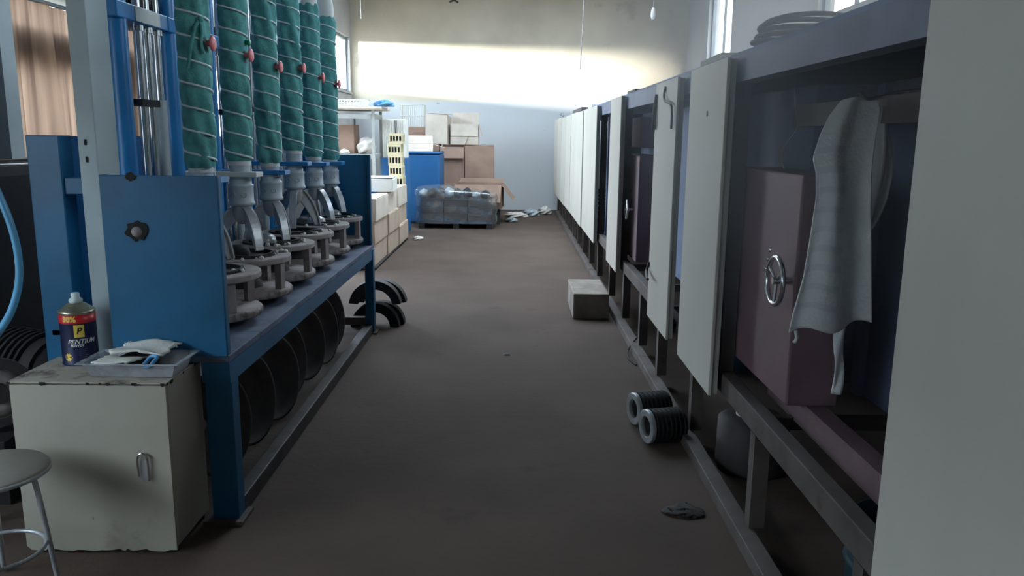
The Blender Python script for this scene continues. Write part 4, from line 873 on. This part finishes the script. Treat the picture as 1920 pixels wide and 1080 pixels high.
def lump(name, label, cat, c, s, m, seed, flat=True, wr=0.18):
    r2 = random.Random(seed); p = [(r2.uniform(0, 6.28), r2.randint(2, 6), r2.randint(1, 4)) for _ in range(6)]
    def fn(u, v):
        th = 2 * PI * u; ph_ = PI * v
        k = 1 + wr * sum(math.sin(a * th + b * ph_ * 2 + q) for q, a, b in p) / 3
        z = math.cos(ph_) * k
        if flat and z < -0.75: z = -0.75
        return (c[0] + s[0] * math.sin(ph_) * math.cos(th) * k, c[1] + s[1] * math.sin(ph_) * math.sin(th) * k, c[2] + s[2] * (z + 0.75))
    return single(name, MB().grid(fn, 28, 18, True, wrap=True), m, label, cat, c)
lump('plastic_bag', 'translucent stuffed plastic bag on the middle shelf', 'bag', (-2.27, 12.5, 1.263), (0.14, 0.16, 0.14), M_bag, 4)
lump('paper_bundle', 'small white paper bundle at the shelf edge', 'bundle', (-2.58, 12.36, 1.263), (0.07, 0.06, 0.04), M_carton, 9)
lump('blue_film_heap', 'crumpled blue plastic film on top of the shelf corner', 'film', (-1.99, 12.55, 1.98), (0.15, 0.18, 0.05), M_bluerag, 12, wr=0.3)
def wire_basket(label, x0, x1, y0, y1, z0, z1, n):
    t = thing('wire_basket', label, 'basket', ((x0 + x1) / 2, (y0 + y1) / 2, z0))
    def hoop(z, r=0.007): return MB().tube([(x0, y0, z), (x1, y0, z), (x1, y1, z), (x0, y1, z)], r, 6, closed=True)
    for z in (z0 + 0.007, (z0 + z1) / 2, z1): part('hoop', hoop(z), M_wire, t, world=True)
    for k in range(n):
        x = x0 + (x1 - x0) * (k + 0.5) / n
        part('wire', MB().cyl((x, y0, z0), (x, y0, z1), 0.006, n=6), M_wire, t, world=True)
        part('wire', MB().cyl((x, y1, z0), (x, y1, z1), 0.006, n=6), M_wire, t, world=True)
        part('wire', MB().cyl((x, y0, z0 + 0.005), (x, y1, z0 + 0.005), 0.005, n=6), M_wire, t, world=True)
    m_ = max(3, int((y1 - y0) / ((x1 - x0) / n)))
    for k in range(m_):
        y = y0 + (y1 - y0) * (k + 0.5) / m_
        part('wire', MB().cyl((x1, y, z0), (x1, y, z1), 0.006, n=6), M_wire, t, world=True)
        part('wire', MB().cyl((x0, y, z0), (x0, y, z1), 0.006, n=6), M_wire, t, world=True)
    return t
wire_basket('low white wire basket on the shelf top', -2.75, -2.25, 12.3, 12.7, 1.985, 2.07, 11)
wire_basket('white wire basket on the tall brown carton by the end wall', -2.22, -1.76, 16.0, 16.4, 1.715, 2.14, 11)
# ribbed white crate and slotted cream crate stack
rc = thing('ribbed_crate', 'white ribbed plastic crate beside the shelf', 'crate', (-1.9, 12.95, 1.2))
part('body', MB().box(-2.06, -1.70, 12.75, 13.15, 1.2, 1.80), M_carton, rc, world=True, bevel=0.006)
for k in range(12):
    part('rib', MB().box(-2.05 + k * 0.029, -2.037 + k * 0.029, 12.735, 12.75, 1.22, 1.78), M_carton, rc, world=True)
part('slot', MB().box(-1.86, -1.83, 12.742, 12.751, 1.50, 1.78), M_black, rc, world=True)
single('crate_plinth', MB().box(-2.08, -1.68, 12.73, 13.17, 0, 1.2), M_bluebin, 'tall blue crate under the white ribbed crate', 'crate', (-1.88, 12.95, 0), bevel=0.006)
for s in range(6):
    z = 0.62 + 0.16 * s; x = -1.87 + 0.008 * ((s * 3) % 4 - 1.5)
    t = thing('slotted_crate', ['lowest', 'second lowest', 'third lowest', 'third highest', 'second highest', 'topmost'][s] + ' cream slotted crate in the narrow stack', 'crate', (x + 0.1, 12.25, z), group='cream slotted crates in a stack')
    part('bottom_band', MB().box(x, x + 0.2, 12.1, 12.4, z, z + 0.034), M_slat, t, world=True)
    part('top_band', MB().box(x, x + 0.2, 12.1, 12.4, z + 0.126, z + 0.158), M_slat, t, world=True)
    for k in range(5):
        part('bar', MB().box(x + 0.046 * k, x + 0.014 + 0.046 * k, 12.1, 12.115, z + 0.034, z + 0.126), M_slat, t, world=True)
        part('bar', MB().box(x, x + 0.015, 12.1 + 0.066 * k + 0.02, 12.12 + 0.066 * k + 0.02, z + 0.034, z + 0.126), M_slat, t, world=True)
        part('bar', MB().box(x + 0.185, x + 0.2, 12.1 + 0.066 * k + 0.02, 12.12 + 0.066 * k + 0.02, z + 0.034, z + 0.126), M_slat, t, world=True)
    part('filling', MB().box(x + 0.02, x + 0.18, 12.12, 12.38, z + 0.045, z + 0.114), M_black, t, world=True)
cs = thing('crate_stand', 'low grey stand under the cream slotted crates', 'stand', (-1.77, 12.25, 0))
part('top', MB().box(-1.90, -1.65, 12.06, 12.44, 0.60, 0.62), M_shelf, cs, world=True)
for (x, y) in ((-1.89, 12.07), (-1.68, 12.07), (-1.89, 12.41), (-1.68, 12.41)): part('leg', MB().box(x, x + 0.025, y, y + 0.025, 0, 0.60), M_shelf, cs, world=True)

# big blue bin
bb = thing('blue_bin', 'large blue plastic bin behind the wrapped pallet', 'bin', (-1.6, 14.55, 0))
part('tub', MB().add([(-1.92, 14.2, 0.02), (-1.28, 14.2, 0.02), (-1.28, 14.9, 0.02), (-1.92, 14.9, 0.02), (-1.98, 14.15, 1.23), (-1.30, 14.15, 1.23), (-1.27, 14.95, 1.23), (-1.98, 14.95, 1.23)],
     [(0, 3, 2, 1), (0, 1, 5, 4), (1, 2, 6, 5), (2, 3, 7, 6), (3, 0, 4, 7), (4, 5, 6, 7)]), M_bluebin, bb, world=True, bevel=0.03)
part('lid', MB().box(-2.0, -1.275, 14.13, 14.97, 1.231, 1.27), M_bluebin, bb, world=True, bevel=0.015)
part('skid', MB().box(-1.9, -1.3, 14.25, 14.85, 0, 0.02), M_darkblue, bb, world=True)
# cartons piled at the end wall
carton('pile_carton', 'open brown carton with its mouth up in the middle of the pile', -1.38, -0.93, 15.3, 15.85, 0.66, 1.34, M_card2, open_=(2.9, 1.2, -1.2, 0.9), seed=3)
carton('pile_carton', 'dark brown carton at the right of the pile', -0.91, -0.36, 15.25, 15.85, 0.66, 1.37, M_card2, seed=5, crush=0.01, tape=False)
carton('pile_base_carton', 'bottom carton under the left of the pile', -1.70, -0.92, 15.2, 15.9, 0, 0.655, M_card2, seed=6)
carton('pile_base_carton', 'bottom carton under the right of the pile', -0.9, -0.3, 15.2, 15.9, 0, 0.655, M_card2, seed=7)
carton('pile_carton', 'crumpled pale carton leaning at the top left of the pile', -1.64, -1.22, 15.3, 15.75, 1.395, 1.93, M_card3, seed=11, crush=0.03, rz=-0.12, ry=0.06)
carton('pile_carton', 'pale carton with one raised flap at the top of the pile', -1.19, -0.66, 15.35, 15.8, 1.39, 1.77, M_card3, open_=(None, -1.3, -1.5, 1.45), seed=12)
carton('pile_carton', 'collapsed open carton on the blue bin', -1.95, -1.45, 14.4, 14.85, 1.272, 1.40, M_card3, open_=(0.9, -0.3, -0.6, 0.7), seed=13, rz=0.1)
carton('pile_carton', 'closed brown carton tucked between the blue bin and the pile', -1.68, -1.40, 15.3, 15.85, 0.66, 1.385, M_card2, seed=14)
single('pile_support', MB().box(-2.26, -1.66, 15.95, 16.6, 0, 1.71), M_card2, 'tall brown carton at the very back of the pile', 'cardboard box', (-1.96, 16.3, 0), bevel=0.006)
carton('flat_carton', 'wide open carton lying on the floor at the right of the wrapped pallet', -1.02, -0.18, 14.18, 14.85, 0.28, 0.70, M_card2, open_=(None, -0.9, -1.1, 0.2), seed=17, rz=-0.05)
single('carton_skid', MB().box(-0.98, -0.22, 14.22, 14.8, 0, 0.275), M_iron, 'dark skid under the wide open carton', 'skid', (-0.6, 14.5, 0))
# stretch-wrapped pallet of dark trays
wp = thing('wrapped_pallet', 'low pallet of dark trays under clear stretch film', 'pallet', (-0.95, 13.75, 0))
for k in range(5): part('board', MB().box(-1.58, -0.34, 13.42 + k * 0.14, 13.53 + k * 0.14, 0.10, 0.125), M_darkblue, wp, world=True)
for x in (-1.58, -1.0, -0.44): part('bearer', MB().box(x, x + 0.1, 13.42, 14.09, 0, 0.10), M_black, wp, world=True)
rr = random.Random(5)
for l in range(3):
    for k in range(3):
        x = -1.56 + k * 0.41; z = 0.13 + l * 0.125
        ty = part('tray', MB().box(x, x + 0.39, 13.44, 14.06, z, z + 0.10).box(x - 0.006, x + 0.396, 13.432, 14.068, z + 0.10, z + 0.118), M_tray, wp, world=True, bevel=0.006)
for k in range(8):
    x = -1.52 + k * 0.15; a = rr.uniform(0.05, 0.09)
    part('bottle_bag', MB().grid((lambda x, a, s: lambda u, v: (x + 0.085 * math.sin(PI * v) * math.cos(2 * PI * u) * (1 + 0.15 * math.sin(5 * u * 2 * PI + s)), 13.6 + 0.16 * math.sin(PI * v) * math.sin(2 * PI * u), 0.505 + a * (1 - math.cos(PI * v)) * (1 + 0.1 * math.sin(9 * u + s))))(x, a, k), 16, 9, True, wrap=True), M_tray if k % 3 else M_castpaint, wp, world=True)
def filmf(u, v):
    a = 2 * PI * u; sx_ = max(-1, min(1, 1.35 * math.cos(a))); sy_ = max(-1, min(1, 1.35 * math.sin(a)))
    w = 0.014 * math.sin(a * 9 + v * 7) + 0.012 * math.sin(a * 17 - v * 11) + 0.012 * math.sin(v * 23 + a * 3)
    top = 0 if v < 0.72 else ((v - 0.72) / 0.28) ** 2
    s = 1.045 + w - 0.9 * top
    return (-0.95 + 0.645 * sx_ * s, 13.755 + 0.35 * sy_ * s, 0.09 + (0.58 * min(v / 0.72, 1) + (0.06 * math.sin((v - 0.72) / 0.28 * PI / 2) if v > 0.72 else 0)) * (1 - 0.22 * (0.5 + 0.5 * math.cos(a)) * min(1, v)))
part('stretch_film', MB().grid(filmf, 72, 26, True, wrap=True), M_film, wp, world=True, label='clear crinkled stretch film')
# scraps at the foot of the end wall
for k, (x, y, s, lab) in enumerate([(0.08, 15.6, (0.2, 0.14, 0.05), 'flat pale rag at the foot of the end wall by the open carton'), (0.38, 15.9, (0.16, 0.15, 0.07), 'grey plastic sack in the middle of the scraps'), (0.66, 16.2, (0.12, 0.12, 0.08), 'white crumpled paper near the last kiln panel'), (-0.02, 14.7, (0.10, 0.12, 0.04), 'small pale scrap beside the open carton'), (-1.42, 11.95, (0.07, 0.08, 0.03), 'white scrap on the floor at the end of the carton stack')]):
    lump('floor_scrap', lab, 'scrap', (x, y, 0.0), s, [M_bag, M_castpaint, M_bag, M_castpaint, M_bag][k], 50 + k, wr=0.3)

# pull cords and cable hanging from the ceiling, bracket stubs on the wall
single('hanging_cable', MB().tube(smooth_path([(1.0, 12.0, ZC), (1.0, 12.0, 3.6), (0.985, 12.0, 3.0), (0.97, 12.0, 2.52)]), 0.008, 6), M_castdust, 'long pale cable hanging from the ceiling in front of the end wall', 'cable', (1.0, 12.0, ZC))
hl = thing('hanging_bulb_holder', 'white lamp holder hanging on a cord at upper right', 'lamp holder', (2.0, 12.0, 3.2))
part('cord', MB().cyl((2.0, 12.0, 3.38), (2.0, 12.0, ZC), 0.005, n=6), M_castdust, hl, world=True)
part('holder', MB().lathe([(0.001, 3.40), (0.02, 3.39), (0.03, 3.34), (0.034, 3.29), (0.025, 3.24), (0.001, 3.23)], 16, T(2.0, 12.0, 0)), M_carton, hl, world=True)
single('pull_string', MB().tube([(-2.22, 12.0, ZC), (-2.22, 12.0, 3.5), (-2.215, 12.0, 3.2)], 0.006, 6), M_wire, 'thin white cord hanging from the ceiling at left', 'cord', (-2.22, 12.0, ZC))
wb = thing('wall_bracket', 'small dark bracket high on the end wall', 'bracket', (-1.23, YF - 0.05, 4.26))
part('arm', MB().cyl((-1.23, YF, 4.30), (-1.23, YF - 0.14, 4.27), 0.02, n=8), M_iron, wb, world=True)
part('claw', MB().bar((-1.33, YF - 0.13, 4.24), (-1.23, YF - 0.14, 4.28), 0.03, 0.03).bar((-1.23, YF - 0.14, 4.28), (-1.15, YF - 0.13, 4.23), 0.03, 0.03), M_iron, wb, world=True)
single('floor_debris', MB().lathe([(0.001, 0.012), (0.02, 0.01), (0.03, 0.0)], 7, T(-0.03, 5.55, 0)), M_iron, 'small dark clump of dirt in the middle of the aisle', 'debris', (-0.03, 5.55, 0))
lump('floor_debris', 'black oily rag scrap beside the base rail', 'debris', (0.74, 3.12, 0.0), (0.07, 0.06, 0.008), M_grime, 31, wr=0.35)

# added haze volume imitating bluish lens glare over the near kiln bay
hz = bpy.data.materials.new('dust_haze'); hz.use_nodes = True; n = hz.node_tree.nodes; l = hz.node_tree.links; n.clear()
o_ = n.new('ShaderNodeOutputMaterial'); vsc = n.new('ShaderNodeVolumeScatter'); vsc.inputs['Color'].default_value = (0.84, 0.92, 1.0, 1); vsc.inputs['Anisotropy'].default_value = 0.2
tc = n.new('ShaderNodeTexCoord'); ln = n.new('ShaderNodeVectorMath'); ln.operation = 'LENGTH'; l.new(tc.outputs['Object'], ln.inputs[0])
mr = n.new('ShaderNodeMapRange'); mr.interpolation_type = 'SMOOTHSTEP'; mr.inputs[1].default_value = 0.15; mr.inputs[2].default_value = 1.0; mr.inputs[3].default_value = 0.75; mr.inputs[4].default_value = 0.0
l.new(ln.outputs['Value'], mr.inputs[0]); l.new(mr.outputs[0], vsc.inputs['Density']); l.new(vsc.outputs[0], o_.inputs['Volume'])
hm = MB().grid(lambda u, v: (math.sin(PI * v) * math.cos(2 * PI * u), math.sin(PI * v) * math.sin(2 * PI * u), math.cos(PI * v)), 24, 14, True, wrap=True)
ho = bpy.data.objects.new('dust_haze', hm.mesh('dust_haze', hz)); C.objects.link(ho); ho.location = (1.45, 2.9, 2.05); ho.scale = (1.3, 2.6, 1.6)
tag(ho, 'bluish haze volume imitating lens glare over the near kiln bay', 'haze'); ho['kind'] = 'stuff'
